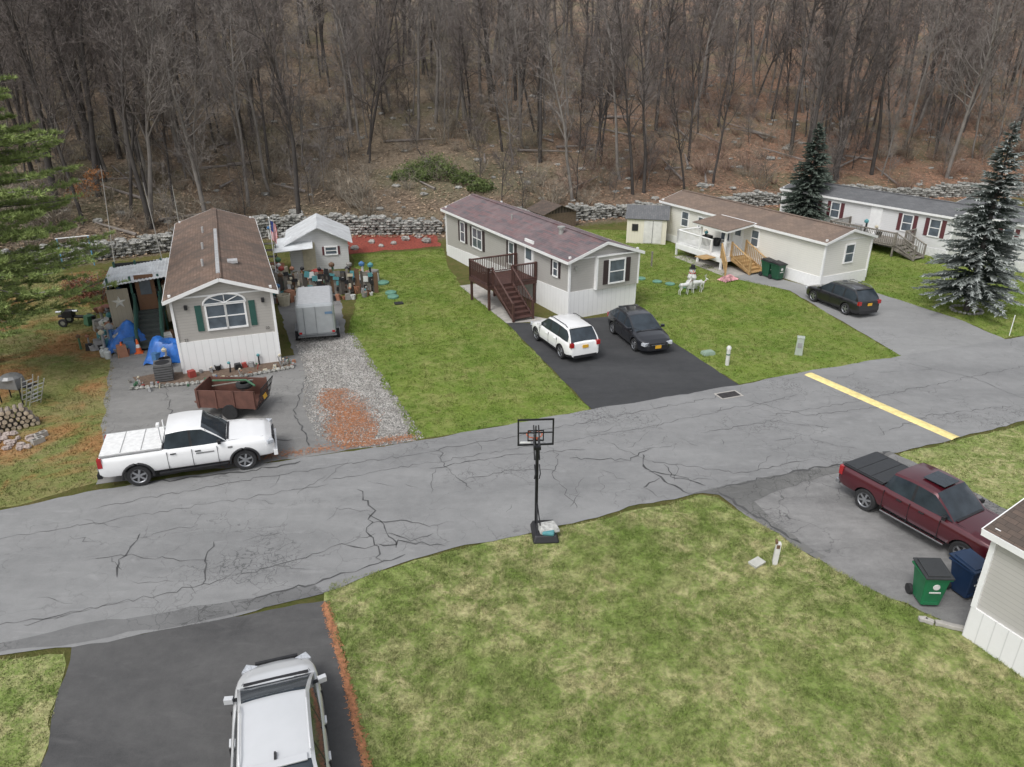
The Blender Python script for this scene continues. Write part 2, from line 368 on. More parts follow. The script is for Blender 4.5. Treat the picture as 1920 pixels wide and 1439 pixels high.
def needles(name,n,z,line=None,wd=.1,poly=None,mat=None):
    if line:
        P=np.array(line); k=rng.integers(0,len(P)-1,n); f=rng.random((n,1)); pt=P[k]*(1-f)+P[k+1]*f+rng.normal(size=(n,2))*wd
    else:
        P=np.array(poly);lo=P.min(0);hi=P.max(0);pt=lo+rng.random((n*3,2))*(hi-lo)
        dens=.5+.5*np.sin(pt[:,0]*3.1+pt[:,1]*1.3)*np.cos(pt[:,1]*2.2); pt=pt[inpoly(pt[:,0]+rng.normal(size=len(pt))*.22,pt[:,1]+rng.normal(size=len(pt))*.35,poly)&(rng.random(len(pt))<.3+.7*dens)][:n]
    m=len(pt);a=rng.random(m)*6.28;l=rng.uniform(.03,.07,m)
    V=np.zeros((m,3,3));V[:,0,0]=pt[:,0]-np.cos(a)*l;V[:,0,1]=pt[:,1]-np.sin(a)*l;V[:,1,0]=pt[:,0]+np.cos(a)*l;V[:,1,1]=pt[:,1]+np.sin(a)*l
    V[:,2,0]=pt[:,0]-np.sin(a)*.025;V[:,2,1]=pt[:,1]+np.cos(a)*.025;V[:,:,2]=z+rng.random((m,1))*.02
    return trimesh(name,V,mat or rust)
needles('fallen_needles',8000,.02,poly=[(-8.0,28.2),(-7.2,28.2),(-5.5,25.6),(-5.0,24.2),(-5.3,23.2),(-6.5,23.6),(-7.1,25.6)])
needles('fallen_needles',2400,.02,line=[(-4.78,14.9),(-3.75,12.46),(-2.86,10.16),(-2.2,8)],wd=.045)
needles('fallen_needles',1300,.026,line=[(-10.0,22.0),(-6.0,23.2),(-3.6,23.9)],wd=.14)
sheet('concrete_path',[(-3.2,43.4),(-2.0,43.9),(1.2,37.6),(2.4,36.9),(-.3,36.5)],.018,concrete,.0)
sheet('concrete_path',[(11.2,50.6),(12.2,50.9),(15.9,46.5),(13.6,45.2)],.016,concrete,.0)
mulch=M('red_mulch',(.27,.06,.04),.95,0,.45,7,.6,30)
sheet('mulch_bed',[(-14.4,57.4),(-6.0,57.5),(-5.3,53.6),(-7,52.9),(-9.5,52.2),(-11.5,51.2),(-13.0,53)],.010,mulch,.1,15)
needles('mulch_chips',5000,.015,poly=[(-14.2,57.3),(-6.1,57.4),(-5.4,53.7),(-7,53),(-9.5,52.3),(-11.5,51.3),(-12.9,53)],mat=mulch)
yel=M('yellow_paint',(.80,.66,.28),.8,0,.15,5,.3,50,dirt=.35)
mb=MB(); a=Vector((13.05,29.75));b=Vector((16.25,23.75)); d=(b-a).normalized(); n=Vector((-d.y,d.x))
K=14
prof=[(-.25,.021),(-.14,.05),(0,.062),(.14,.05),(.25,.021)]
vs=[];fs=[]
for i in range(K+1):
    p=a.lerp(b,i/K)
    for (o,z) in prof: q_=p+n*o; vs.append((q_.x,q_.y,z))
for i in range(K):
    for j in range(4): fs.append((i*5+j,i*5+j+1,(i+1)*5+j+1,(i+1)*5+j))
mb.add(vs,fs); mb.make('speed_bump',[yel])
tar=M('crack_sealant',(.07,.07,.07),.8,0,.4,2)
mb=MB(); rr=random.Random(4)
def crack(pts,wd,z=.0265,rough=.16):
    P=[Vector(p) for p in pts]; out=[]
    for i in range(len(P)-1):
        L=(P[i+1]-P[i]).length; k=max(1,int(L/.2))
        for j in range(k): out.append(P[i].lerp(P[i+1],j/k)+Vector((rr.uniform(-1,1),rr.uniform(-1,1)))*rough*(.6 if (i or j) else 0))
    out.append(P[-1]); vs=[];fs=[]
    for i,p in enumerate(out):
        d=(out[min(i+1,len(out)-1)]-out[max(i-1,0)]); nn=Vector((-d.y,d.x)).normalized() if d.length else Vector((0,1))
        ww=.7*wd*rr.uniform(.2,1.1)*(.3 if i in(0,len(out)-1) else 1); vs+=[(*(p+nn*ww),z),(*(p-nn*ww),z)]
    for i in range(len(out)-1): fs.append((2*i,2*i+1,2*i+3,2*i+2))
    mb.add(vs,fs)
C=[([(-13,19.2),(-8.5,21.0),(-4,22.4),(0,23.9),(3.5,25.4),(9,27.6)],.022),([(-6,20.9),(-2,22.3),(1.5,23.4),(5,24.6),(8,26),(12,27.6)],.018),
([(-5,20.3),(-4.3,19.2),(-4.2,17.8),(-3.6,16.6)],.05),([(-4.2,18.4),(-3.2,18.6),(-2.4,18.2)],.04),([(-4.9,17.4),(-4.2,17.2),(-3.2,17.5),(-1.9,17.3)],.045),([(-4.4,18.9),(-3.7,18.2),(-3.3,17.2)],.03),([(-3.8,17.9),(-2.9,17.6),(-2.3,17.9)],.03),
([(4.6,22.6),(4.5,21.6),(5.1,20.6),(5.7,20.0)],.06),([(4.6,21.4),(5.6,21.2),(6.3,20.5)],.05),([(4.9,21.0),(4.2,20.4),(4.6,19.9)],.04),([(5.2,21.9),(5.4,20.9),(6.6,20.9)],.035),([(3.2,23.8),(4.6,22.2),(7.5,21.3),(10.5,22.2)],.02),
([(-10.9,17.9),(-10.9,16.9),(-10.6,15.9)],.04),([(-8.6,17.5),(-8.5,16.6),(-8.2,15.6)],.04),([(-7,14.9),(-5.8,15.4),(-4.6,16.0),(-3.0,16.9)],.05),([(-11.9,16.6),(-10.8,16.9),(-9.6,16.7),(-8.4,16.6)],.02),
([(.6,24.4),(1.6,22.6),(1.4,21.2),(2,19.2)],.02),([(-2.6,23.0),(-2.2,21.5),(-1.3,20.3)],.025),([(-2.8,21.6),(0,22.6),(2.6,22.9)],.03),([(2.0,22.3),(4,22.2),(5,23.0)],.035),([(-1.8,20.8),(.3,21.6),(1.5,21.4)],.025),
([(9.5,27),(11.5,25.6),(14.7,26.4)],.022),([(10,25.6),(13,26.6),(19,29),(25,31.4)],.02),([(13.5,24),(16,25.6),(20,26.5)],.022),([(18,31),(20,29.4),(21,27)],.018),([(7,24.2),(10,25.2),(12,24.6)],.02),
([(6.6,20.3),(9,21.2),(11.5,22.0),(13.4,22.8)],.08),([(6.6,20.2),(7.5,18.6),(8.3,17.4)],.08),([(-15,17.6),(-12,18.6),(-9,19.6),(-6,20.6)],.018),([(-20,12),(-13,13.9),(-9,15.3),(-6,16.6),(-4,17.9)],.02),
([(-12.3,20.6),(-9,21.4),(-7.3,22.1)],.07),([(-15.5,30.6),(-14,27),(-12.3,24)],.02),([(-9,29.5),(-8.6,26),(-7.3,23.2)],.04),([(-14.8,24.3),(-11.4,23.6),(-8,23.7)],.03)]
for c_,w_ in C: crack(c_,w_)
for i in range(60):
    x=rr.uniform(-13,20); yb=21+.37*x+rr.uniform(-3,3); L=rr.uniform(.5,2.0);a_=rr.uniform(0,3.1)
    crack([(x,yb),(x+math.cos(a_)*L,yb+math.sin(a_)*L*.8)],.013)
mb.make('road_cracks',[tar])
sheet('asphalt_patch',[(-12.6,13.35),(-10.4,14.2),(-7.4,14.9),(-5.2,15.6),(-4.9,15.25),(-7.5,14.3),(-10.4,13.5),(-12.2,13.15)],.0225,asphalt('patch_asphalt',(.09,.09,.09),(.18,.18,.178),.8,.025,1.6),.05,16)
mb=MB(); mb.box((0,0,.028),(1.05,.6,.012),0)
for i in range(9): mb.box((-.4+i*.1,0,.036),(.035,.42,.012),1)
mb.box((0,0,.033),(.9,.46,.003),2)
mb.make('storm_drain',[concrete,M('cast_iron',(.09,.08,.075),.7,.4,.3,8),black],None,(8.95,27.55,0),R(20))
# ------------------------------------------------------------------ stone walls
def rock(mb,c,s,r_):
    n=6; vs=[]
    ph=r_.random()*6.28
    for lv,(zz,rad) in enumerate(((-.45,.75),(0,1.0),(.45,.7))):
        for k in range(n):
            t=2*math.pi*k/n+ph+lv*.3; q=rad*r_.uniform(.75,1.15)
            vs.append((c[0]+math.cos(t)*q*s[0],c[1]+math.sin(t)*q*s[1],c[2]+zz*s[2]*r_.uniform(.8,1.2)))
    fs=[tuple(range(n-1,-1,-1)),tuple(range(2*n,3*n))]
    for l in range(2):
        for k in range(n): fs.append((l*n+k,l*n+(k+1)%n,(l+1)*n+(k+1)%n,(l+1)*n+k))
    mb.add(vs,fs)
def rockwall(name,pts,h,seed,thick=.6):
    r_=random.Random(seed); mb=MB()
    for i in range(len(pts)-1):
        a=Vector(pts[i]);b=Vector(pts[i+1]);L=(b-a).length;d=(b-a)/L;n=Vector((-d.y,d.x)); s=0
        while s<L:
            hh=h*(.85+.15*math.sin(s*.6+i)+r_.uniform(-.12,.12)); z=.1
            while z<hh:
                for o in (-thick/2,.1,thick/2):
                    p=a+d*(s+r_.uniform(-.15,.15))+n*(o+r_.uniform(-.1,.1)); g=float(hill(p.x,p.y))
                    rock(mb,(p.x,p.y,z+g*.3),(r_.uniform(.16,.34),r_.uniform(.15,.26),r_.uniform(.12,.24)),r_)
                z+=.2
            s+=.36
    return mb.make(name,[rockm])
rockwall('stone_wall',[(-44,40.5),(-38,43.6),(-34,46),(-31,47.9),(-28.5,50.0),(-24.6,52.6),(-21,55.4),(-19.3,56.9),(-14.2,57.7),(-10.8,57.8),(-5.5,58.0)],1.5,1,.9)
rockwall('stone_wall',[(-5.0,58.2),(-.4,60.9),(5,62.9),(11.2,65.2),(16.5,67.4),(24,70.2),(31,72.6),(44,74.6),(60,78.5)],1.3,2,.8)
mb=MB(); r_=random.Random(8)
for (x,y,s) in [(-12.2,53.2,.3),(-11.4,52.6,.35),(-10.5,54.6,.3),(-8.8,54.2,.28),(-8.1,55.5,.35),(-6.4,54.7,.4),(-9.6,53.4,.25),(-7.2,56.3,.3)]: rock(mb,(x,y,s*.4),(s,s*.8,s),r_)
mb.make('garden_boulders',[rockm])
mb=MB()
for i in range(420):
    x=r_.uniform(-55,60); y=float(wy(x))+2+r_.random()**1.5*45; s=r_.uniform(.12,.5)*(1.5 if r_.random()<.1 else 1); rock(mb,(x,y,float(hill(x,y))+s*.15),(s,s*.8,s*.7),r_)
mb.make('hillside_rocks',[rockm])
# ------------------------------------------------------------------ bare woodland
bark=tintmat('tree_bark',(.24,.22,.20),(.27,.24,.22),1.5,.5,.95)
barkD=tintmat('dark_bark',(.085,.077,.072),(.19,.162,.15),1.5,.5,.95)
def baretree(seed,H,r0,lean=0,low=.3,twist=.1,nc=(21,7,6),dk=None):
    r_=random.Random(seed); mb=MB(); up=Vector((0,0,1))
    def rv(): return Vector((r_.uniform(-1,1),r_.uniform(-1,1),r_.uniform(-1,1)))
    wob=[twist,.22,.3,.3]; seg=[10,6,4,2]; sides=[7,4,3,2]
    def grow(p,d,L,r,lev):
        n=seg[lev]; pts=[p.copy()];ds=[d.copy()]; rs=[r]
        for i in range(n):
            d=(d+rv()*wob[lev]+up*(.03 if lev==0 else .10)).normalized(); p=p+d*(L/n); pts.append(p.copy()); ds.append(d.copy()); rs.append(r*(1-(.82 if lev==0 else .75)*(i+1)/n))
        if lev<2: mb.tube(pts,rs,sides[lev],0,False,tint=min(1,lev*.35))
        elif lev==2: mb.tube(pts,rs,3,0,False,tint=.7)
        else:
            s=d.cross(rv()).normalized()*max(.012,r)
            mb.add([pts[0]-s,pts[0]+s,pts[1]+s*.7,pts[-1],pts[1]-s*.7],[(0,1,2,4),(4,2,3)],0,1.0)
            for k in range(4):
                q=pts[r_.randint(0,2)]; dd=(d+rv()*.9).normalized()*L*r_.uniform(.35,.6); s2=dd.cross(rv()).normalized()*.009
                mb.add([q-s2,q+s2,q+dd],[(0,1,2)],0,1.0)
            return
        for k in range(nc[lev]):
            t=low+(1-low)*((k+r_.random())/nc[lev]) if lev==0 else r_.uniform(.2,1)
            i=min(n-1,int(t*n)); f=t*n-i; q=pts[i].lerp(pts[i+1],f); dd=ds[i]; rr_=rs[i]*(1-f)+rs[i+1]*f
            side=dd.cross(rv()).normalized(); ang=r_.uniform(.5,1.05) if lev==0 else r_.uniform(.4,1.0)
            nd_=(dd*math.cos(ang)+side*math.sin(ang)).normalized()
            if lev==0: Lc=H*r_.uniform(.2,.36)*(1.15-.75*t); rc=min(rr_*.6,.07)
            elif lev==1: Lc=L*r_.uniform(.3,.55); rc=max(.013,rr_*.6)
            else: Lc=L*r_.uniform(.4,.7); rc=.011
            grow(q,nd_,Lc,rc,lev+1)
    grow(Vector((0,0,-.3)),Vector((lean,r_.uniform(-.08,.08),1)).normalized(),H,r0,0)
    me=bpy.data.meshes.new('bare_tree_mesh'); me.from_pydata(mb.v,[],mb.f); me.materials.append(dk or (bark if seed%2 else barkD))
    at=me.attributes.new('tint','FLOAT','POINT'); at.data.foreach_set('value',mb.t); me.shade_smooth(); me.update(); return me
TR=[baretree(11,17,.20,.05,.32),baretree(12,15,.15,-.06,.35),baretree(14,18,.23,.0,.4),baretree(24,13,.10,.1,.25),baretree(15,16,.16,-.1,.45),baretree(16,19,.22,.03,.5),baretree(17,12,.08,.02,.2),baretree(18,15,.13,.14,.3)]
SP=[baretree(41,6.5,.045,.05,.12,.16,(14,6,4)),baretree(44,5,.035,-.1,.1,.18,(14,6,4)),baretree(46,8,.05,.08,.15,.14,(16,6,4))]
wood=empty('woodland'); r_=random.Random(77); cnt=0
placed=[]
def clearing(x,y):
    d=y-float(wy(x))
    return -16<x<-1 and d<22 and ((x+7)/9)**2+((d-8)/15)**2<1
def putree(me,x,y,s,parent,name='tree'):
    o=bpy.data.objects.new(name,me); scene.collection.objects.link(o); o.location=(x,y,float(hill(x,y))-.1); o.rotation_euler=(r_.uniform(-.06,.06),r_.uniform(-.06,.06),r_.uniform(0,6.28)); o.scale=(s,s,s*r_.uniform(.85,1.1)); o.parent=parent
tries=0
while cnt<560 and tries<20000:
    tries+=1
    y=55+ (r_.random()**1.1)*98; x=r_.uniform(-1,1)*(y*.70+5)
    d=(y-float(wy(x)))
    if d<4 or clearing(x,y): continue
    if d<12 and r_.random()<.45: continue
    if math.sin(x*.13+2)*math.cos(y*.11)>.25 and r_.random()<.55: continue
    if any((x-a)**2+(y-b)**2<3 for a,b in placed[-400:]): continue
    placed.append((x,y)); putree(r_.choice(TR),x,y,r_.choice([.7,.85,1,1.1,1.25]),wood); cnt+=1
for i in range(300):
    y=52+r_.random()*70; x=r_.uniform(-1,1)*(y*.70+4); d=y-float(wy(x))
    if d<2.5 or (clearing(x,y) and r_.random()<.7): continue
    putree(r_.choice(SP),x,y,r_.uniform(.7,1.2),wood,'sapling')
for (x,y,k,s) in [(-17.2,59.5,2,.95),(-27.5,56,2,.9),(-32,55,1,1),(-38,52,4,1.1),(-22,62,4,1.0),(12.5,71,5,.8),(29.5,76,2,1.0),(33.5,77.5,7,1.1),(38,80,5,1.0),(46,80,0,1.1),(-43,50,7,1),(20,75,1,.9),(-29.5,57,7,1.1),(-24,58,0,1.0)]:
    o=empty('bare_tree',(x,y,float(hill(x,y))-.1),r_.uniform(0,6.28),s)
    c=bpy.data.objects.new('trunk_and_branches',TR[k]); scene.collection.objects.link(c); c.parent=o
def brushmesh(seed,h,n):
    r_=random.Random(seed); mb=MB()
    for i in range(n):
        a=r_.random()*6.28; p=Vector((math.cos(a)*r_.random()*.5,math.sin(a)*r_.random()*.5,-.05)); d=Vector((math.cos(a)*.5,math.sin(a)*.5,1)).normalized(); L=h*r_.uniform(.5,1.1)
        pts=[p]
        for k in range(4):
            d=(d+Vector((r_.uniform(-.3,.3),r_.uniform(-.3,.3),-.05 if k>1 else .1))).normalized(); p=p+d*L/4; pts.append(p)
        mb.tube(pts,[.018,.015,.012,.01,.006],3,0,False,tint=r_.random())
        for k in range(9):
            q=pts[r_.randint(1,4)]; dd=Vector((r_.uniform(-1,1),r_.uniform(-1,1),r_.uniform(-.1,1))).normalized()*L*r_.uniform(.15,.35); s=dd.cross(Vector((r_.random(),r_.random(),1))).normalized()*.011
            mb.add([q-s,q+s,q+dd],[(0,1,2)],0,r_.random())
            for j in range(2):
                q2=q+dd*r_.uniform(.3,.8); d3=Vector((r_.uniform(-1,1),r_.uniform(-1,1),r_.uniform(-.3,1)))*L*.1; mb.add([q2-s*.7,q2+s*.7,q2+d3],[(0,1,2)],0,1.0)
    me=bpy.data.meshes.new('brush_mesh'); me.from_pydata(mb.v,[],mb.f)
    at=me.attributes.new('tint','FLOAT','POINT'); at.data.foreach_set('value',mb.t); me.update(); return me
bgrey=tintmat('brush_grey',(.18,.16,.13),(.40,.35,.28),.6,.5); bred=tintmat('brush_reddish',(.18,.125,.10),(.40,.28,.22),.6,.5)
BR=[]
for i in range(6):
    m_=brushmesh(30+i,1.8+.3*i,26); m_.materials.append(bgrey if i%2 else bred); BR.append(m_)
brush=empty('underbrush')
for i in range(950):
    y=48+(r_.random()**1.5)*72; x=r_.uniform(-1,1)*(y*.72+4); d=y-float(wy(x))
    if d<2.6 or (clearing(x,y) and r_.random()<.5): continue
    if d>25 and r_.random()<.3: continue
    o=bpy.data.objects.new('shrub',BR[r_.choice([1,3,5]) if x<5 or r_.random()<.3 else r_.choice([0,2,4])]); scene.collection.objects.link(o); o.parent=brush
    o.location=(x,y,float(hill(x,y))); o.rotation_euler=(0,0,r_.random()*6.28); s=r_.uniform(.4,1.2); o.scale=(s*1.2,s*1.2,s)
n=120000; yy=48+(rng.random(n)**1.4)*75; xx=rng.uniform(-1,1,n)*(yy*.74+5); d=yy-wy(xx); k=(d>-1.5); xx=xx[k];yy=yy[k]; zz=hill(xx,yy)
n=len(xx); s=rng.uniform(.05,.14,n); az=rng.random(n)*6.28; V=np.zeros((n,3,3))
for j in range(3):
    V[:,j,0]=xx+np.cos(az+j*2.1)*s; V[:,j,1]=yy+np.sin(az+j*2.1)*s; V[:,j,2]=zz+.05+rng.random(n)*.1
def leafmat():
    m,t,b=newmat('dry_leaves'); a=nd(t,'ShaderNodeAttribute',attribute_name='tint').outputs['Fac']
    p=pos(t); sx=nd(t,'ShaderNodeSeparateXYZ',{0:p}).outputs[0]
    c=mix(t,a,(.14,.105,.07),(.50,.37,.25)); c2=mix(t,a,(.20,.10,.06),(.60,.34,.22)); c=mix(t,ramp(t,sx,-10,25),c,c2)
    t.links.new(c,b.inputs['Base Color']); b.inputs['Roughness'].default_value=.9; return m
lm=leafmat(); trimesh('leaf_litter',V,lm,rng.random(n))
mb=MB()
for i in range(60):
    x=r_.uniform(-38,45); y=float(wy(x))+r_.uniform(3,32); a=r_.random()*3.1; L=r_.uniform(1.5,6); x2=x+math.cos(a)*L;y2=y+math.sin(a)*L
    mb.tube([(x,y,float(hill(x,y))+.15),(x2,y2,float(hill(x2,y2))+.25)],[.13,.05],6,0,True,tint=.9)
mb.make('fallen_logs',[bark])
def leafbush(name,clumps,n,size,mat,seed=1):
    r=np.random.default_rng(seed); T=[];tt=[]
    for (cx,cy,cz,rx,ry,rz_) in clumps:
        u=r.normal(size=(n,3)); u/=np.linalg.norm(u,axis=1)[:,None]; u*=r.uniform(.55,1.05,(n,1)); u[:,2]=np.abs(u[:,2])
        lump=1+.25*np.sin(u[:,0]*7+cx)*np.cos(u[:,1]*6+cy)
        c=np.stack([cx+u[:,0]*rx*lump,cy+u[:,1]*ry*lump,cz+u[:,2]*rz_*lump],-1)
        a=r.normal(size=(n,3));b=r.normal(size=(n,3)); s=size*r.uniform(.5,1.2,(n,1))
        a=a/np.linalg.norm(a,axis=1)[:,None]*s; b=b/np.linalg.norm(b,axis=1)[:,None]*s
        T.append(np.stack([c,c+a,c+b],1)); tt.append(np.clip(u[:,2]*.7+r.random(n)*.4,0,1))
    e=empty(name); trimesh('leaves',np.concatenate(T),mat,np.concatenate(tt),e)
    mbb=MB(); rq=random.Random(seed)
    for (cx,cy,cz,rx,ry,rz_) in clumps:
        for i in range(14):
            a=rq.random()*6.28; mbb.tube([(cx,cy,cz-.1),(cx+math.cos(a)*rx*.4,cy+math.sin(a)*ry*.4,cz+rz_*.6),(cx+math.cos(a)*rx*.9,cy+math.sin(a)*ry*.9,cz+rz_*rq.uniform(.5,1.1))],[.03,.02,.008],4,0,False,tint=.5)
    mbb.make('stems',[bark],e); return e
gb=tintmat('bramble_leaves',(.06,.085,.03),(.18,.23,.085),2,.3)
cl=[]
for (x,y,rx,rz_) in [(-9.0,71.5,1.6,1.5),(-7.4,72,1.6,1.7),(-6,70.2,1.5,1.2),(-4.4,69.3,1.4,1.0),(-2.8,67.6,1.2,.9),(-8.1,70,1.2,1.0),(-10.4,70.6,.9,.8)]:
    cl.append((x,y,float(hill(x,y)),rx,rx,rz_))
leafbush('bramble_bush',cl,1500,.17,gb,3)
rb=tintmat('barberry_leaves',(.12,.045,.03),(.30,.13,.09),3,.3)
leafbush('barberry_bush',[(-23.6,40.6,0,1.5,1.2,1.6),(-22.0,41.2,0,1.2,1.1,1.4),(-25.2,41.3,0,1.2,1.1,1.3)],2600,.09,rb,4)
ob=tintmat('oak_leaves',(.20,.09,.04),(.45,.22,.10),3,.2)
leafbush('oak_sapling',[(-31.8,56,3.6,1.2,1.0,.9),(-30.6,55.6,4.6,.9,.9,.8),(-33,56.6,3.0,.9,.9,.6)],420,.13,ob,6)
# ------------------------------------------------------------------ conifers
def spruce(name,loc,H,Rr,z0,seed,mat,layers=44):
    r=random.Random(seed); e=empty(name,loc); mb=MB(); mb.tube([(0,0,0),(0,0,H*.5),(0,0,H)],[.16,.1,.02],8,0,True); mb.make('trunk',[barkD],e)
    T=[];tt=[]
    for i in range(layers):
        f=i/layers; z=z0+(H-z0)*f**1.02; rad=Rr*(1-f)**.85+.06; nb=int(8+12*(1-f))
        for k in range(nb):
            az=r.random()*6.283; L=rad*r.uniform(.62,1.12); up=.18+.5*f; ca,sa=math.cos(az),math.sin(az)
            nst=max(3,int(L/.13))
            zz=z+r.uniform(-.08,.08)
            for j in range(nst):
                t=(j+.5)/nst
                if t<.25 and r.random()<.6: continue
                px=L*t; pz=zz+px*up*.35-.22*px*t+(.12*t*t)
                for s in (-1,1,0):
                    a2=az+s*r.uniform(.5,1.0); l=(.20+.22*(1-t))*min(1,.4+rad/1.2)*r.uniform(.8,1.3)
                    c2,s2=math.cos(a2),math.sin(a2); wv=.055
                    bx,by=ca*px,sa*px; dz=r.uniform(-.14,.08)
                    T.append(((bx-s2*wv,by+c2*wv,pz),(bx+s2*wv,by-c2*wv,pz-.02),(bx+c2*l,by+s2*l,pz+dz)))
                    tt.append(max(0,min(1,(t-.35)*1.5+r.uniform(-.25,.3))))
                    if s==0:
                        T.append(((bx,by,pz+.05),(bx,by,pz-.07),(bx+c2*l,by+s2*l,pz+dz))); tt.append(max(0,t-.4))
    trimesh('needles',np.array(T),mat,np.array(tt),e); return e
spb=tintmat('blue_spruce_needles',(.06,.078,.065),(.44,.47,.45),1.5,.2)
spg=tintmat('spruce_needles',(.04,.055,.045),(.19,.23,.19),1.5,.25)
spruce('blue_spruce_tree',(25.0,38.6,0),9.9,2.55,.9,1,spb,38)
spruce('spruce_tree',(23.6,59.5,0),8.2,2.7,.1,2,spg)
def pine(name,loc,H,Rr,z0,seed,mat,nbr=85):
    r=random.Random(seed); e=empty(name,loc); mb=MB(); mb.tube([(0,0,0),(0,0,H*.5),(0,0,H)],[.3,.2,.04],8,0,True)
    T=[];tt=[]
    for i in range(nbr):
        f=(i+r.random())/nbr; z=z0+(H-z0)*f; L=Rr*(1-f**2.2)*r.uniform(.65,1.08)+.3; az=r.random()*6.283 if r.random()<.4 else r.uniform(-1.5,1.1)
        d=Vector((math.cos(az),math.sin(az),.2)); pts=[Vector((0,0,z))]
        for k in range(6):
            d=(d+Vector((r.uniform(-.15,.15),r.uniform(-.15,.15),-.04 if k<4 else .08))).normalized(); pts.append(pts[-1]+d*L/6)
        mb.tube(pts,[.06,.05,.04,.03,.02,.015,.008],4,0,False,tint=.3)
        for k in range(2,7):
            for q in range(7):
                a2=az+r.uniform(-1.3,1.3); l=r.uniform(.4,1.0)*(1.2-.1*k); c0=pts[k].lerp(pts[k-1],r.random()); dv=Vector((math.cos(a2)*l,math.sin(a2)*l,r.uniform(0,.3)*l)); e2=c0+dv
                mb.tube([c0,e2],[.012,.006],3,0,False,tint=.3)
                for s in (.35,.6,.8,1.0):
                    c=c0.lerp(e2,s)
                    for n_ in range(11):
                        v=(dv.normalized()*.7+Vector((r.uniform(-1,1),r.uniform(-1,1),r.uniform(-.5,1)))).normalized()*r.uniform(.12,.26)
                        s_=v.cross(Vector((r.uniform(-1,1),r.uniform(-1,1),r.uniform(-1,1)))).normalized()*.018
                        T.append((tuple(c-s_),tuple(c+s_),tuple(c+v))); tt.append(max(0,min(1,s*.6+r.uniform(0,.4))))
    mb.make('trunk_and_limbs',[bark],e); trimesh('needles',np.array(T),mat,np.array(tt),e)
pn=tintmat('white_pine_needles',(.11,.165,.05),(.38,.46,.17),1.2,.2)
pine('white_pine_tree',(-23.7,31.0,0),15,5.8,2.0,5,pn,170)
# ------------------------------------------------------------------ houses
def win(mbs,face,u,z,w,h,sh=None,off=0.0,slider=False,W=0):
    fr,gl,st=mbs
    def put(mb,du,dz,ww,hh,d,mi=0):
        if face=='front': mb.box((u+du,-d/2-off,z+dz),(ww,d,hh),mi)
        else: mb.box((-d/2-off,u+du,z+dz),(d,ww,hh),mi)
    put(fr,0,h/2+.03,w+.14,.08,.06);put(fr,0,-h/2-.03,w+.14,.08,.07);put(fr,-w/2-.03,0,.08,h-.02,.055);put(fr,w/2+.03,0,.08,h-.02,.055)
    put(gl,0,0,w,h,.03); put(fr,0,0,w,.05,.045)
    if slider: put(fr,0,0,.06,h,.047)
    if sh:
        for sg in(-1,1): put(st,sg*(w/2+.09+sh/2),0,sh,h+.1,.04)
def house(name,A,ang,W,L,eave,ridge,sk,wallm,roofm,skm,shut,over=.28):
    e=empty(name,(A[0],A[1],0),R(ang))
    mb=MB()
    z0,z1=sk; o=.035
    vs=[(-o,-o,0),(W+o,-o,0),(W+o,L+o,0),(-o,L+o,0),(-o,-o,z0),(W+o,-o,z0),(W+o,L+o,z1),(-o,L+o,z1)]
    mb.add(vs,[(0,1,5,4),(1,2,6,5),(2,3,7,6),(3,0,4,7),(4,5,6,7)]); mb.make('skirting',[skm],e)
    mb=MB(); vs=[(0,0,.1),(W,0,.1),(W,0,eave),(W/2,0,ridge),(0,0,eave),(0,L,.1),(W,L,.1),(W,L,eave),(W/2,L,ridge),(0,L,eave)]
    mb.add(vs,[(0,1,2,3,4),(9,8,7,6,5),(0,4,9,5),(1,6,7,2)]); mb.make('walls',[wallm],e)
    mb=MB(); sl=(ridge-eave)/(W/2); zo=eave-sl*over+.06; zr=ridge+.06+.0
    mb.slab((-over,-over,zo),(W/2,-over,zr),(W/2,L+over,zr),(-over,L+over,zo),.05,0)
    mb.slab((W/2,-over,zr),(W+over,-over,zo),(W+over,L+over,zo),(W/2,L+over,zr),.05,0)
    mb.box((W/2,L/2,zr+.01),(.26,L+2*over,.03),0)
    rf=mb.make('roof',[roofm],e)
    mb=MB()
    for sx in(-over-.012,W+over+.012): mb.box((sx,L/2,zo-.08),(.024,L+2*over+.02,.15))
    an=math.atan(sl); ll=(W/2+over)/math.cos(an)
    for y in(-over-.012,L+over+.012):
        for s in(-1,1): mb.box((W/2+s*(W/4+over/2),y,(zo+zr)/2-.075),(ll+.01,.024,.15),0,ry=s*an)
    for (x,y) in((0,0),(W,0),(0,L),(W,L)): mb.box((x,y,(eave+.2)/2+.1),(.11,.11,eave-.1))
    mb.box((W/2,-.012,eave-.03),(W-.12,.03,.07))
    mb.make('trim',[white],e)
    return e
def finish(e,mbs,shm):
    mbs[0].make('window_frames',[white],e); mbs[1].make('window_glass',[pane],e)
    if mbs[2].v: mbs[2].make('shutters',[shm],e)
sk_w=siding('skirting_white',(.80,.80,.79),.3,True,.10)
tanw=siding('siding_greige',(.42,.40,.37)); tan2=siding('siding_taupe',(.43,.415,.39)); whs=siding('siding_white',(.76,.745,.69),.13,False,.08); whs2=siding('siding_white_cool',(.72,.72,.72))
r1=shingle('roof_brown',(.16,.108,.08),(.25,.17,.13),(.11,.085,.07),stain=.6)
r2=shingle('roof_maroon',(.115,.108,.118),(.22,.125,.125),(.25,.19,.19),w=.9,h=.14,stain=.35)
r3=shingle('roof_tan',(.20,.148,.115),(.27,.195,.15),(.15,.115,.095),stain=.5)
r5=shingle('roof_grey',(.13,.135,.14),(.18,.18,.185),(.09,.09,.095))
r4=shingle('roof_dark_brown',(.10,.078,.064),(.16,.115,.09),(.06,.05,.045))
shG=M('shutter_green',(.025,.085,.07),.5); shB=M('shutter_dark',(.04,.027,.03),.5); shR=M('shutter_maroon',(.11,.035,.04),.5)
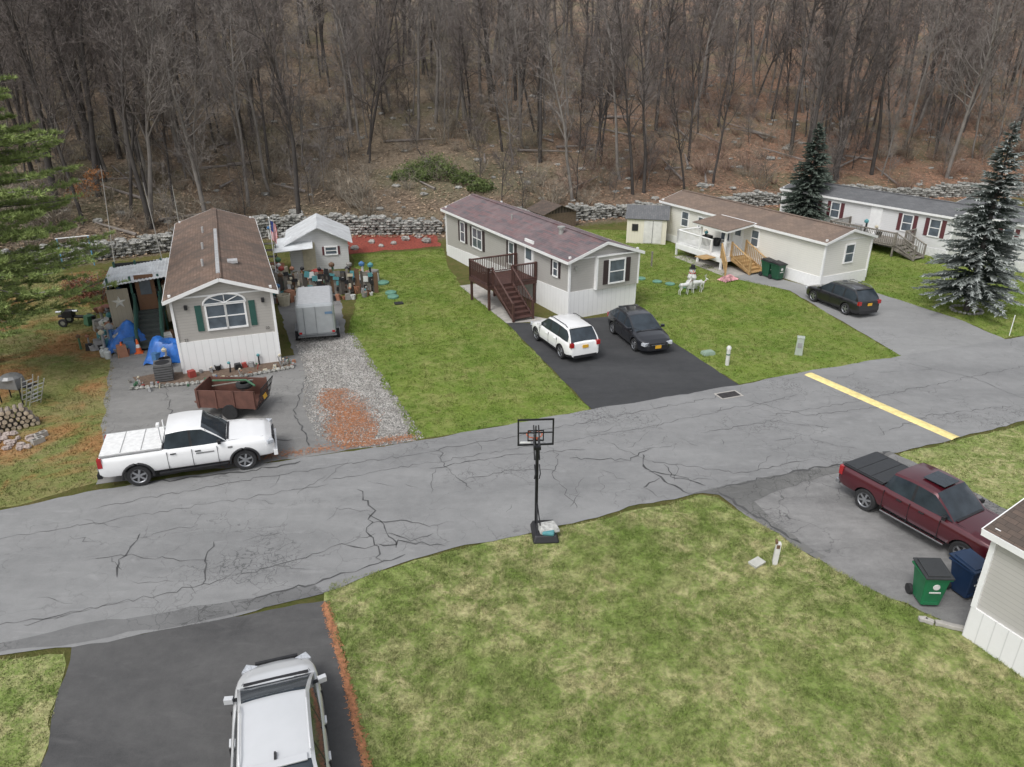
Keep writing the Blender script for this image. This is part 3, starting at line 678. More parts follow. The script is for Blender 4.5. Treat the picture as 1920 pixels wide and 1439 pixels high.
def rail(mb,p0,p1,h=.9,mi=0,sp=.14,post=True,w=.035):
    p0=Vector(p0);p1=Vector(p1);d=p1-p0;L=math.hypot(d.x,d.y);k=max(1,int(L/sp));a=math.atan2(d.y,d.x)
    up=Vector((0,0,1))
    mb.tube([p0+up*h,p1+up*h],[.05,.05],4,mi);mb.tube([p0+up*.1,p1+up*.1],[.03,.03],4,mi)
    for i in range(k+1):
        p=p0.lerp(p1,i/k); mb.box((p.x,p.y,p.z+h/2+.05),(w,w,h-.1),mi,rz=a)
    if post:
        for p in(p0,p1): mb.box((p.x,p.y,p.z+h/2),(.1,.1,h+.12),mi,rz=a)
def stairs(mb,x0,x1,yt,zt,yb,n,mi=0,rails=True,mir=None,risers=False):
    for i in range(n):
        y=yt+(yb-yt)*((i+1)/n-.5/n); z=zt-(i+1)*zt/(n+1)
        mb.box(((x0+x1)/2,y,z),(x1-x0,abs(yb-yt)/n+.03,.045),mi)
        if risers: mb.box(((x0+x1)/2,y+abs(yb-yt)/n/2,z+zt/(n+1)/2),(x1-x0-.02,.02,zt/(n+1)-.05),mi)
    for x in(x0-.03,x1+.03): mb.slab((x,yt,zt-.02),(x,yb,.02),(x,yb,.28),(x,yt,zt-.3),.05,mi)
    if rails:
        for x in(x0-.04,x1+.04): rail(mb,(x,yt,zt),(x,yb,.1),.9,mi if mir is None else mir,.16)
# ---- house 1
H1=(-14.46,29.8); e1=house('mobile_home',H1,21,4.1,16.3,3.45,4.15,(1.45,1.2),tanw,r1,sk_w,shG)
ms=(MB(),MB(),MB())
win(ms,'front',1.72,2.45,.75,1.05,None,0,False); win(ms,'front',2.52,2.45,.75,1.05,None)
for sx in(1.02,3.22): ms[2].box((sx,-.02,2.45),(.26,.04,1.15))
cx,cz=2.12,3.06
N=12; vs=[(cx,-.03,cz)]; rad=.86
for i in range(N+1): t=math.pi*i/N; vs.append((cx+rad*math.cos(t),-.03,cz+rad*.45*math.sin(t)))
ms[1].add(vs,[(0,i+2,i+1) for i in range(N)])
ms[0].tube([(v[0],-.035,v[2]) for v in vs[1:]],.045,6)
ms[0].box((cx,-.03,cz-.02),(1.8,.06,.07))
for k in(.25,.5,.75):
    t=math.pi*k; ms[0].tube([(cx,-.035,cz),(cx+rad*math.cos(t),-.035,cz+rad*.45*math.sin(t))],.018,4)
finish(e1,ms,shG)
def text(s,parent,loc,rot,size,mat,name='number'):
    c=bpy.data.curves.new(name,'FONT'); c.body=s; c.size=size; c.extrude=.004; c.align_x='CENTER'; o=bpy.data.objects.new(name,c); scene.collection.objects.link(o); o.parent=parent; o.location=loc; o.rotation_euler=rot; c.materials.append(mat); return o
text('22',e1,(.35,-.05,1.49),(R(90),0,0),.17,black); text('22',e1,(3.75,-.05,1.63),(R(90),0,0),.17,black)
mb=MB()
for p in((.55,3.0),(3.7,3.0)): mb.box((p[0],-.06,p[1]),(.13,.12,.2))
mb.make('porch_lights',[black],e1,bevel=.02)
mb=MB(); mb.box((2.05,5.2,4.24),(.16,9.5,.05))
for y in(3.0,6.5,10.5): mb.cyl((1.4,y,3.95),.06,.35,8)
mb.box((2.7,3.2,4.05),(.45,.5,.12)); mb.make('roof_vents',[M('galvanised',(.5,.5,.5),.5,.3,.2)],e1)
mb=MB(); tanp=siding('panel_tan',(.42,.37,.28),.2,True,.2)
mb.box((-2.75,5.95,1.55),(.95,.06,1.9),0); mb.box((-.38,5.95,1.55),(.72,.06,1.9),0)
mb.make('porch_panels',[tanp],e1)
mb=MB(); mb.box((-1.6,7.7,1.25),(3.2,3.5,.12),0); stairs(mb,-2.0,-.95,5.9,1.3,3.6,7,0,False,risers=True)
for x in(-3.1,-2.1,-.85,-.1):
    for y in(6.0,9.3): mb.box((x,y,1.55),(.1,.1,3.0),1)
mb.box((-1.6,9.4,2.1),(3.1,.05,1.7),2); mb.box((-3.15,7.7,1.5),(.05,3.3,1.6),0)
mb.box((-1.48,6.02,2.2),(.86,.05,1.75),3); mb.box((-1.48,5.98,2.5),(.5,.04,.8),4)
rail(mb,(-2.03,5.9,1.3),(-2.03,3.6,.15),.85,1); rail(mb,(-.92,5.9,1.3),(-.92,3.6,.15),.85,1)
mb.make('porch_deck',[M('dark_green_stair',(.06,.07,.065),.7),M('green_post',(.03,.09,.07),.6),black,M('brown_door',(.16,.08,.04),.6),pane],e1)
mb=MB(); K=22
for i in range(K):
    x0=-3.35+3.5*i/K; x1=-3.35+3.5*(i+1)/K; za=2.72+.1*i/K*3.0; zb=2.72+.1*(i+1)/K*3.0
    xm=(x0+x1)/2; mb.slab((x0,5.6,za),(xm,5.6,(za+zb)/2+.03),(xm,9.6,(za+zb)/2+.03),(x0,9.6,za),.012); mb.slab((xm,5.6,(za+zb)/2+.03),(x1,5.6,zb),(x1,9.6,zb),(xm,9.6,(za+zb)/2+.03),.012)
mb.make('porch_roof',[M('corrugated_metal',(.66,.68,.69),.45,.05,.2,2,dirt=.3)],e1)
mb=MB(); vs=[(0,-.05,0)]
for i in range(10): t=math.pi/2+i*math.pi/5; q=.33 if i%2==0 else .13; vs.append((math.cos(t)*q,0,math.sin(t)*q))
mb.add(vs,[(0,1+i,1+(i+1)%10) for i in range(10)]); mb.make('barn_star',[M('star_metal',(.66,.64,.58),.5)],e1,(-2.75,5.9,1.85))
def clutter(name,pts,n,seed,smin,smax,parent=None,pal=None):
    r=random.Random(seed); mb=MB()
    for i in range(n):
        a=r.randrange(len(pts)-1); t=r.random(); p0,p1=pts[a],pts[a+1]; x=p0[0]+(p1[0]-p0[0])*t+r.uniform(-.3,.3); y=p0[1]+(p1[1]-p0[1])*t+r.uniform(-.3,.3); z=(p0[2]+(p1[2]-p0[2])*t) if len(p0)>2 else 0
        s=r.uniform(smin,smax); mi=r.choice([5,5,6,6,7,10,10,0,9,1,2,3,4,8]) if pal is None else r.choice(pal); k=r.random()
        if k<.4: mb.box((x,y,z+s*.5),(s*r.uniform(.6,1.3),s*r.uniform(.5,1),s),mi,rz=r.random()*3,rx=r.uniform(-.15,.15),taper=r.uniform(.7,1))
        elif k<.75: mb.lathe([(0,z),(s*.35,z),(s*.48,z+s*.8),(s*.42,z+s*.82),(s*.38,z+s*.3),(0,z+s*.3)],9,mi,(x,y,0))
        else: mb.tube([(x,y,z),(x+r.uniform(-.1,.1),y,z+s*1.5)],[s*.14,s*.1],6,mi); mb.lathe([(0,z+s*1.4),(s*.25,z+s*1.55),(s*.27,z+s*1.75),(0,z+s*1.95)],8,(mi+3)%len(PAL),(x,y,0))
    return mb.make(name,PAL,parent)
PAL=[M('pal_white',(.6,.6,.58)),M('pal_red',(.30,.05,.04)),M('pal_terracotta',(.32,.15,.09)),M('pal_blue',(.06,.16,.32)),M('pal_green',(.05,.13,.07)),black,M('pal_grey',(.28,.28,.28)),M('pal_brown',(.14,.08,.045)),M('pal_teal',(.08,.25,.27)),M('pal_cream',(.50,.45,.34)),M('pal_stone',(.24,.23,.21))]
def LW(A,ang,x,y): c,s=math.cos(R(ang)),math.sin(R(ang)); return (A[0]+x*c-y*s,A[1]+x*s+y*c)
h1=lambda x,y,z=0:(*LW(H1,21,x,y),z)
clutter('porch_belongings',[h1(-2.9,7,1.3),h1(-.4,7,1.3),h1(-1,9,1.3)],26,3,.25,.6)
clutter('garden_ornaments',[h1(-1.9,-.2),h1(-1.6,-1.1),h1(1,-1.3),h1(4.4,-.9),h1(4.4,-.3)],60,5,.08,.2,None,[0,1,2,10,10,6,6,4,9])
clutter('garden_ornaments',[h1(.3,-.35),h1(4.1,-.35)],12,6,.16,.34,None,[0,1,6,5,6])
clutter('yard_belongings',[h1(-4.6,4.9),h1(-2.8,4.6),h1(-2.5,3.2)],34,8,.25,.65)
clutter('yard_belongings',[h1(-.7,4.6),h1(-.5,2.0),h1(-1.1,1.2)],20,18,.25,.6,None,[5,6,3,0,7])
sheet('flower_bed',[LW(H1,21,*p) for p in((-2.1,.4),(-1.9,-1.0),(1,-1.35),(4.5,-1.0),(4.5,0))],.016,M('bed_soil',(.13,.09,.065),.95,0,.3,9,.5),.06,17)
mb=MB(); r_=random.Random(3)
for i in range(34):
    t=i/33; x=-2+6.5*t; y=-1.05-.35*math.sin(math.pi*t); p=h1(x,y); rock(mb,(p[0],p[1],.07),(.12,.1,.14),r_)
mb.make('flower_bed_edging',[rockm])
def tarp(name,loc,sx,sy,sz,seed):
    r=random.Random(seed); mb=MB(); n=14; vs=[];fs=[]
    for i in range(n+1):
        for j in range(n+1):
            u=i/n*2-1; v=j/n*2-1; h=(1-abs(u)**3)*(1-abs(v)**3); z=sz*h*(.75+.25*math.sin(u*4+seed)*math.cos(v*3))+.10*abs(math.sin(u*9+v*7))*(1-h*.5)+r.uniform(-.03,.03)*sz; vs.append((u*sx,v*sy,max(.02,z)))
    for i in range(n):
        for j in range(n): a=i*(n+1)+j; fs.append((a,a+n+1,a+n+2,a+1))
    mb.add(vs,fs); return mb.make(name,[M('blue_tarp',(.02,.13,.45),.4,0,.3,4)],None,loc,R(r.uniform(0,60)),smooth=True,ang=30)
tarp('blue_tarp',(-18.5,33.2,0),.95,.75,1.3,1); tarp('blue_tarp',(-15.8,31.6,0),1.05,.7,1.3,4)
cone_o=M('cone_orange',(.75,.14,.03),.5)
for p in((-18.15,31.9),(-17.6,32.3)):
    mb=MB(); mb.box((0,0,.02),(.36,.36,.04),0); mb.lathe([(.14,.04),(.10,.28)],16,0); mb.lathe([(.10,.28),(.07,.45)],16,1); mb.lathe([(.07,.45),(.03,.7),(0,.7)],16,0)
    mb.make('traffic_cone',[cone_o,white],None,(p[0],p[1],.0),.3)
for (p,s) in(((-18.7,31.6),1),((-19.0,31.8),.9)):
    mb=MB(); mb.lathe([(0,0),(.13,0),(.15,.05),(.15,.32),(.10,.38),(.04,.4),(.04,.46),(.09,.46),(.09,.5),(0,.5)],14,0); mb.make('propane_tank',[M('tank_paint',(.45,.47,.46),.4)],None,(p[0],p[1],0),0,smooth=True)
mb=MB(); mb.box((0,0,.4),(.7,.7,.74),0); mb.lathe([(0,.80),(.3,.78),(.3,.775)],16,1)
for k in range(6): mb.box((0,0,.12+k*.11),(.72,.72,.02),1)
mb.make('air_conditioner',[M('ac_case',(.12,.12,.12),.5),black],None,h1(-.75,-.35,.02),R(21))
def wheel_simple(mb,c,r,w,mi,mj):
    mb.lathe([(r*.55,-w/2),(r*.95,-w/2),(r,-w*.3),(r,w*.3),(r*.95,w/2),(r*.55,w/2)],18,mi,c,'y'); mb.lathe([(0,-w*.35),(r*.57,-w*.3),(r*.57,w*.3),(0,w*.35)],14,mj,c,'y')
mb=MB(); wheel_simple(mb,(-.5,-.35,.22),.22,.12,0,1);wheel_simple(mb,(-.5,.35,.22),.22,.12,0,1); mb.tube([(-.8,0,.5),(1.0,0,.4)],.09,8,2); mb.box((-.3,0,.62),(.5,.45,.35),2); mb.tube([(-.9,0,.7),(.2,0,.75)],.07,8,1); mb.box((.9,0,.25),(.08,.3,.45),2)
mb.make('log_splitter',[rubber,alloy,blacksteel],None,(-22.7,36.3,0),R(5),bevel=.01)
mb=MB(); mb.slab((-.45,-.3,.75),(.45,-.3,.6),(.45,.3,.6),(-.45,.3,.75),.04,0); mb.box((0,0,.55),(.7,.45,.25),0,taper=1.35); wheel_simple(mb,(.6,0,.2),.2,.09,1,0)
for s in(-.28,.28): mb.tube([(.6,s*.2,.2),(-.3,s,.45),(-1.0,s,.62)],.02,6,2); mb.tube([(-.3,s,.45),(-.4,s,.02)],.018,6,2)
mb.make('wheelbarrow',[M('barrow_rust',(.16,.06,.04),.7),rubber,woodgrey],None,(-21.6,37.2,0),R(80))
clutter('yard_belongings',[(-22.3,36.2),(-20.6,35.6),(-19.8,34.6),(-19.6,33.2)],34,12,.3,.65)
mb=MB()
for i,(x,a) in enumerate(((0,.15),(.25,.3),(.5,.45))):
    for y in(-.22,.22): mb.tube([(x,y,0),(x+.35+a,y,1.25)],.022,6,0)
    for k in range(5): f=(k+1)/6; mb.tube([(x+(.35+a)*f,-.22,1.25*f),(x+(.35+a)*f,.22,1.25*f)],.016,5,0)
mb.make('step_ladder',[M('aluminium',(.5,.5,.5),.4,.5)],None,(-19.6,26.9,0),R(-30))
mb=MB()
for x in(-.5,.5):
    for y in(-.25,.25): mb.box((x,y,.35),(.05,.05,.7),0)
mb.box((0,0,.85),(.9,.55,.45),1,taper=.85); mb.lathe([(.0,1.22),(.3,1.15),(.42,1.05)],12,1); mb.box((.75,0,.75),(.4,.5,.04),0); mb.make('barbecue_grill',[blacksteel,M('grill_grey',(.2,.2,.2),.4,.4)],None,(-20.1,27.0,0),R(-10),bevel=.02)
mb=MB(); r_=random.Random(9)
for l in range(5):
    for k in range(9-l):
        x=-.85+k*.2+l*.1+r_.uniform(-.02,.02); rr0=r_.uniform(.07,.1); y0=r_.uniform(-.06,.06)
        mb.tube([(x,-.24+y0,.1+l*.17),(x,.24+y0,.1+l*.17)],[rr0,rr0],7,1,False); mb.lathe([(0,-.245+y0),(rr0*.98,-.242+y0)],7,0,(x,0,.1+l*.17),'y'); mb.lathe([(0,.245+y0),(rr0*.98,.242+y0)],7,0,(x,0,.1+l*.17),'y')
mb.make('firewood_pile',[M('cut_wood',(.46,.38,.28),.8,0,.3,9),M('log_bark',(.24,.20,.165),.9,0,.35,9,.5)],None,(-18.7,24.6,0),R(35))
mb=MB(); r_=random.Random(10)
for k in range(30): rock(mb,(r_.uniform(-1.2,1.2),r_.uniform(-.6,.6),.06),(r_.uniform(.08,.2),.14,.16),r_)
mb.make('stone_pile',[M('pinkish_stone',(.36,.30,.27),.9,0,.35,5,.5)],None,(-18.4,23.5,0))
for (x,y,z) in((-17.3,23.9,0),(-17.15,23.45,0)):
    mb=MB()
    for u in(-.19,0,.19): mb.box((u,0,.1),(.03,.2,.2))
    for v in(-.085,.085):
        for u in(-.095,.095): mb.box((u,v,.1),(.16,.03,.198))
    mb.make('cinder_block',[concrete],None,(x,y,z),R(60))
mb=MB()
for s in(-1,1):
    for k in(-1,1): mb.tube([(s*.9,k*.5,0),(s*.9,0,1.9)],.035,6,0 if k>0 else 1)
mb.tube([(-1,0,1.9),(1,0,1.9)],.035,6,0); mb.box((0,0,.5),(.5,.25,.04),1)
for s in(-.2,.2): mb.tube([(s,0,.5),(s,0,1.9)],.01,4,0)
mb.make('swing_set',[white,M('swing_blue',(.08,.3,.5),.5)],None,(-29.0,48.2,0),R(30))
mb=MB(); mb.tube([(0,0,0),(0,0,4.2)],[.03,.02],8,0)
mb.lathe([(0,4.2),(.05,4.25),(0,4.31)],8,0)
for k in range(13):
    for i in range(8):
        u0,u1=i/8,(i+1)/8
        def P(u,v): return (.04+.32*v*(1-.25*u)+.03*math.sin(u*6+v*5), .10*math.sin(v*9+u*3)*u, 4.1-u*1.15-v*.25)
        v0,v1=k/13,(k+1)/13; mi=3 if (v0<.53 and u0<.4) else (1 if k%2==0 else 2)
        mb.add([P(u0,v0),P(u1,v0),P(u1,v1),P(u0,v1)],[(0,1,2,3)],mi)
mb.make('american_flag',[white,M('flag_red',(.5,.03,.04),.8),M('flag_white',(.7,.7,.7),.8),M('flag_blue',(.03,.05,.2),.8)],None,h1(5.0,12.0),R(21))
for (x,y,h,a) in((-26.5,48,6.5,.08),(-21.5,44.5,6.0,-.05),(-22.6,50,5,.0)):
    mb=MB(); mb.tube([(0,0,0),(a*h,0,h)],[.035,.015],6,0); mb.make('antenna_pole',[M('pole_grey',(.35,.34,.32),.6)],None,(x,y,0))
e=empty('garden_shed',(-14.3,46.6,0),R(14))
mb=MB(); Wd,Dp,hh=3.7,4.2,1.9
vs=[(0,0,0),(Wd,0,0),(Wd,0,hh),(Wd/2,0,hh+.9),(0,0,hh),(0,Dp,0),(Wd,Dp,0),(Wd,Dp,hh),(Wd/2,Dp,hh+.9),(0,Dp,hh)]
mb.add(vs,[(0,1,2,3,4),(9,8,7,6,5),(0,4,9,5),(1,6,7,2)]); mb.make('walls',[siding('shed_siding',(.6,.6,.6),.15)],e)
mb=MB(); mb.slab((-.3,-.4,hh-.1),(Wd/2,-.4,hh+.98),(Wd/2,Dp+.2,hh+.98),(-.3,Dp+.2,hh-.1),.05); mb.slab((Wd/2,-.4,hh+.98),(Wd+.3,-.4,hh-.1),(Wd+.3,Dp+.2,hh-.1),(Wd/2,Dp+.2,hh+.98),.05)
mb.slab((-.9,-1.0,hh-.35),(Wd*.4,-1.0,hh-.2),(Wd*.4,1.2,hh+.35),(-.9,1.2,hh+.0),.04)
mb.make('roof',[M('white_metal_roof',(.68,.70,.71),.4,.1,.15,2,dirt=.25)],e)
ms=(MB(),MB(),MB()); win(ms,'front',2.6,1.25,.7,.45,.12); finish(e,ms,shR)
mb=MB(); mb.box((1.2,-.03,.95),(.8,.06,1.8)); mb.make('door',[PAL[9]],e)
mb=MB(); r_=random.Random(21)
x=0
while x<6.2:
    ww=r_.uniform(.12,.3); mb.box((x,r_.uniform(-.03,.03),r_.uniform(.6,.85)),(ww-.02,.05,r_.uniform(1.1,1.6)),r_.choice([0,0,1,2])); x+=ww
for i in range(46):
    mb.box((r_.uniform(.1,6.1),-.08-r_.uniform(0,.05),r_.uniform(.3,1.5)),(r_.uniform(.12,.4),.04,r_.uniform(.12,.35)),r_.choice([3,7,2,5,6,7,3]),ry=r_.uniform(-.2,.2))
mb.make('fence',[woodgrey,PAL[7],M('dark_fence',(.07,.06,.05),.8),PAL[0],PAL[1],PAL[8],PAL[9],PAL[5]],None,(-14.0,40.9,0),R(10))
clutter('stored_belongings',[(-13.8,41.6,0),(-8.8,42.2,0),(-8.9,44.5,0),(-14.5,44.0,0)],110,31,.25,.7)
clutter('stored_belongings',[(-13.5,40.2,0),(-8.6,41.0,0),(-8.2,43,0)],40,32,.15,.4,None,[0,2,5,6,7,4,10])
clutter('stored_belongings',[h1(5.2,8),h1(5.2,15)],30,33,.3,.9)
mb=MB()
for x in(-.6,.6): mb.tube([(x,0,0),(x,0,2.2)],.04,6)
for k in range(5): mb.box((0,0,.3+k*.42),(1.3,.4,.04))
mb.make('shelving_rack',[woodgrey],None,(-15.6,46.0,0),R(15))
# ---- cargo trailer
e=empty('cargo_trailer',(-9.85,35.2,0),R(14))
mb=MB(); mb.box((0,0,1.17),(1.8,3.2,1.6),0); mb.make('box',[M('trailer_grey',(.36,.38,.39),.3,.15,.08,3,dirt=.12)],e,bevel=.14)
mb=MB(); mb.box((0,0,.36),(1.82,3.22,.08),0); mb.box((0,0,1.96),(1.55,2.9,.03),1); mb.box((-.55,-1.615,1.1),(.02,.02,1.4),0); mb.box((.0,-1.612,1.1),(.012,.02,1.5),0)
for s in(-1,1): mb.box((s*.95,-.95,.66),(.2,1.0,.06),0)
for s in (-.8,.8): mb.box((s*.97,-1.61,.55),(.14,.03,.1),2)
mb.tube([(-.6,1.5,.4),(0,2.6,.4)],.04,6,0);mb.tube([(.6,1.5,.4),(0,2.6,.4)],.04,6,0); mb.tube([(0,2.4,.05),(0,2.4,.8)],.03,6,0)
mb.box((.62,-1.615,1.5),(.35,.012,.12),3)
mb.make('trim',[M('trailer_trim',(.2,.21,.22),.4,.5),M('trailer_roof',(.50,.51,.52),.35,.2,.1),redl,M('logo_patch',(.12,.2,.3),.5)],e)
mb=MB()
for s in(-1,1):
    mb.tube([(s*.86,-.95,.34),(s*1.06,-.95,.34)],[.34,.34],20,0); mb.tube([(s*1.055,-.95,.34),(s*1.07,-.95,.34)],[.18,.18],14,1)
mb.make('wheels',[rubber,white],e)
# ---- utility trailer
e=empty('utility_trailer',(-10.8,26.1,0),R(-3)); br=M('trailer_brown',(.13,.06,.045),.6,0,.25,3,.2)
mb=MB(); mb.slab((-1.25,-.65,.5),(1.0,-.65,.45),(1.0,.65,.45),(-1.25,.65,.5),.05,0)
for s in(-1,1): mb.box((-.12,s*.66,.8),(2.3,.05,.72),0)
mb.box((-1.27,0,.83),(.05,1.3,.72),0)
for x in(-1.2,-.5,.2,.98):
    for s in(-1,1): mb.box((x,s*.70,.8),(.06,.04,.76),0)
mb.tube([(-1.2,-.4,.4),(-1.7,0,.35),(-1.2,.4,.4)],.04,6,0); mb.make('bed',[br],e)
mb=MB()
for s in(-1,1): mb.tube([(0,s*.62,.3),(0,s*.78,.3)],[.3,.3],18,0)
mb.lathe([(.16,-.08),(.30,-.09),(.33,0),(.30,.09),(.16,.08)],20,0,(.35,.1,1.1)); mb.make('wheels',[rubber],e,smooth=True)
mb=MB()
for k in range(9): mb.tube([(1.05,-.62+k*.155,.4),(1.30,-.62+k*.155,1.25)],.014,5,0)
for f in(0,.33,.66,1): mb.tube([(1.05+.25*f,-.65,.4+.85*f),(1.05+.25*f,.65,.4+.85*f)],.022,5,0)
mb.box((1.24,-.2,.78),(.015,.3,.16),1,ry=-.28); mb.tube([(-1,.3,1.15),(.4,.2,1.25),(.9,-.2,1.2)],.04,6,2); mb.tube([(-.8,-.2,1.14),(.6,.4,1.18)],.03,6,3)
mb.make('ramp_gate',[blacksteel,plateY,PAL[4],woodgrey],e)
# ---- house 2
H2=(2.98,37.1); e2=house('mobile_home',H2,28.4,4.3,15.8,3.25,3.95,(1.5,.75),tan2,r2,sk_w,shB)
ms=(MB(),MB(),MB())
win(ms,'side',13.1,2.15,.6,1.25,.28);win(ms,'side',10.9,2.15,1.3,1.2,.3,slider=True);win(ms,'side',6.3,2.2,.55,1.25,.25);win(ms,'side',1.35,2.45,.42,.75,.18)
win(ms,'front',2.85,2.35,.95,1.2,.30,.2)
finish(e2,ms,shB)
mb=MB(); mb.box((2.95,-.1,2.35),(2.68,.2,1.75),0); mb.make('bump_out',[tan2],e2)
mb=MB()
for x in(1.6,4.3): mb.box((x,-.105,2.35),(.1,.22,1.78))
mb.box((2.95,-.12,3.24),(2.8,.26,.06)); mb.make('bump_out_trim',[white],e2)
mb=MB(); mb.box((-.04,4.15,2.45),(.08,.95,2.0),0); mb.box((-.09,4.15,2.8),(.02,.6,.9),1); mb.make('door',[white,pane],e2)
mb=MB(); mb.cyl((1.5,3.3,3.6),.14,.55,12); mb.lathe([(.22,4.12),(.22,4.2),(0,4.24)],12,0,(1.5,3.3,0)); mb.cyl((1.2,8.5,3.6),.05,.4,8); mb.box((.35,-.08,2.75),(.12,.12,.2)); mb.make('roof_vents',[M('vent_metal',(.4,.4,.38),.5,.4)],e2)
e=empty('wooden_deck',(H2[0],H2[1],0),R(28.4)); mb=MB(); zt=1.4
for k in range(17): mb.box((-1.58,3.3+k*.145,zt),(3.05,.13,.04),0)
for x in(-3.0,-1.55,-.15):
    for y in(3.35,5.55): mb.box((x,y,zt/2),(.12,.12,zt),0)
mb.box((-1.58,3.28,zt-.12),(3.05,.05,.2),0);mb.box((-1.58,5.62,zt-.12),(3.05,.05,.2),0);mb.box((-3.1,4.45,zt-.12),(.05,2.35,.2),0)
rail(mb,(-3.05,3.3,zt),(-3.05,5.6,zt),.95,sp=.11);rail(mb,(-3.05,5.6,zt),(-.1,5.6,zt),.95,sp=.11);rail(mb,(-3.05,3.3,zt),(-2.8,3.3,zt),.95,sp=.11);rail(mb,(-1.55,3.3,zt),(-.1,3.3,zt),.95,sp=.11)
stairs(mb,-2.75,-1.65,3.25,zt,.95,7,0,True,risers=True)
mb.make('deck_frame',[woodred],e)
# ---- house 3
H3=(18.45,42.7); e3=house('mobile_home',H3,27.4,3.95,15.3,2.85,3.4,(.75,.5),whs,r3,M('skirt_white',(.80,.80,.79),.5,0,.05),shR,.2)
ms=(MB(),MB(),MB()); win(ms,'front',2.1,1.95,.7,1.05,None); win(ms,'side',12.6,1.95,.7,1.0);win(ms,'side',10.9,1.95,.5,.8);win(ms,'side',5.6,1.95,.6,1.0);win(ms,'side',8.3,1.9,.8,1.2); finish(e3,ms,shR)
mb=MB(); mb.box((-.04,7.1,1.85),(.08,.9,1.95),0);mb.box((-.09,7.1,2.2),(.02,.5,.7),1); mb.make('door',[white,pane],e3)
e=empty('covered_porch',(H3[0],H3[1],0),R(27.4)); mb=MB(); zt=.85
mb.box((-1.15,8.4,zt),(2.2,4.6,.08),0)
mb.box((-2.27,8.4,zt-.2),(.04,4.6,.35),0); mb.box((-1.15,6.08,zt-.2),(2.2,.04,.35),0)
for y in(6.15,8.4,10.65): mb.box((-2.2,y,zt/2),(.12,.12,zt),0)
rail(mb,(-2.2,7.2,zt),(-2.2,10.65,zt),.9,0,.12);rail(mb,(-2.2,10.65,zt),(-.1,10.65,zt),.9,0,.12); rail(mb,(-2.2,6.1,zt),(-1.6,6.1,zt),.9,0,.12)
for (x,y) in((-2.2,5.95),(-2.2,8.3)): mb.box((x,y,1.7),(.12,.12,1.75),0)
mb.slab((-2.5,5.6,2.62),(0,5.6,2.92),(0,8.9,2.92),(-2.5,8.9,2.62),.12,0)
mb.make('porch_frame',[white],e)
mb=MB(); mb.slab((-2.52,5.58,2.655),(-.22,5.58,2.95),(-.22,8.92,2.95),(-2.52,8.92,2.655),.03,0); mb.make('porch_roofing',[r3],e)
mb=MB(); stairs(mb,-1.5,-.35,6.0,zt,4.2,5,0,True,risers=True); mb.box((-2.9,6.9,.75),(1.0,.9,.05),0); rail(mb,(-2.3,6.1,.85),(-3.2,4.6,.1),.85); mb.make('wooden_steps',[woodgold],e)
clutter('porch_furniture',[(*LW(H3,27.4,-.8,8.5),.9),(*LW(H3,27.4,-1.0,10.2),.9)],7,44,.4,.7,None,[5,6,5])
e=empty('garden_shed',(8.55,54.7,0),R(-12)); mb=MB(); Wd,Dp,hh=2.9,2.4,1.9
mb.box((Wd/2,Dp/2,hh/2),(Wd,Dp,hh)); mb.add([(0,0,hh),(0,Dp,hh),(0,Dp/2,hh+.7),(Wd,0,hh),(Wd,Dp,hh),(Wd,Dp/2,hh+.7)],[(0,2,1),(3,4,5)]); mb.make('walls',[siding('shed_cream',(.74,.70,.58),.2,True,.1)],e)
mb=MB(); mb.slab((-.15,-.15,hh-.05),(Wd+.15,-.15,hh-.05),(Wd+.15,Dp/2,hh+.75),(-.15,Dp/2,hh+.75),.05); mb.slab((-.15,Dp/2,hh+.75),(Wd+.15,Dp/2,hh+.75),(Wd+.15,Dp+.15,hh-.05),(-.15,Dp+.15,hh-.05),.05); mb.make('roof',[r5],e)
mb=MB(); mb.box((1.9,-.02,.9),(1.3,.05,1.65),0); mb.box((1.9,-.05,.9),(.03,.02,1.65),1); mb.box((.6,-.03,1.2),(.45,.05,.5),1); mb.make('door',[offwhite,PAL[5]],e)
e=empty('garden_shed',(2.6,59.3,0),R(28)); mb=MB(); Wd,Dp,hh=3.0,2.6,1.2
mb.box((Wd/2,Dp/2,hh/2),(Wd,Dp,hh)); mb.make('walls',[M('shed_brown',(.14,.10,.07),.8,0,.2)],e)
mb=MB(); mb.slab((-.2,-.2,hh),(Wd/2,-.2,hh+.65),(Wd/2,Dp+.2,hh+.65),(-.2,Dp+.2,hh),.05); mb.slab((Wd/2,-.2,hh+.65),(Wd+.2,-.2,hh),(Wd+.2,Dp+.2,hh),(Wd/2,Dp+.2,hh+.65),.05); mb.add([(0,0,hh),(Wd,0,hh),(Wd/2,0,hh+.6)],[(0,1,2)]); mb.make('roof',[r4],e)
# ---- house 5, 6
H5=(29.9,49.8); e5=house('mobile_home',H5,33,4.2,14,2.9,3.4,(.6,.5),whs2,r5,M('skirt5',(.66,.66,.66),.6),shR,.2)
ms=(MB(),MB(),MB())
for y in(1.2,3.2,9.0,11.0): win(ms,'side',y,1.95,.7,1.1,.28)
finish(e5,ms,shR)
mb=MB(); mb.box((-.04,5.6,1.75),(.08,.9,2.0)); mb.make('door',[white],e5)
e=empty('wooden_deck',(H5[0],H5[1],0),R(33)); mb=MB(); mb.box((-1.3,5.0,.75),(2.5,5.2,.08),0)
for x in(-2.5,-.1):
    for y in(2.45,5.0,7.55): mb.box((x,y,.4),(.1,.1,.8),0)
rail(mb,(-2.5,2.45,.75),(-2.5,7.55,.75),.9,0,.14);rail(mb,(-2.5,7.55,.75),(-.1,7.55,.75),.9,0,.14);rail(mb,(-1.2,2.45,.75),(-.1,2.45,.75),.9,0,.14); stairs(mb,-2.4,-1.3,2.4,.75,.9,4,0,True)
mb.make('deck_frame',[woodgrey],e)
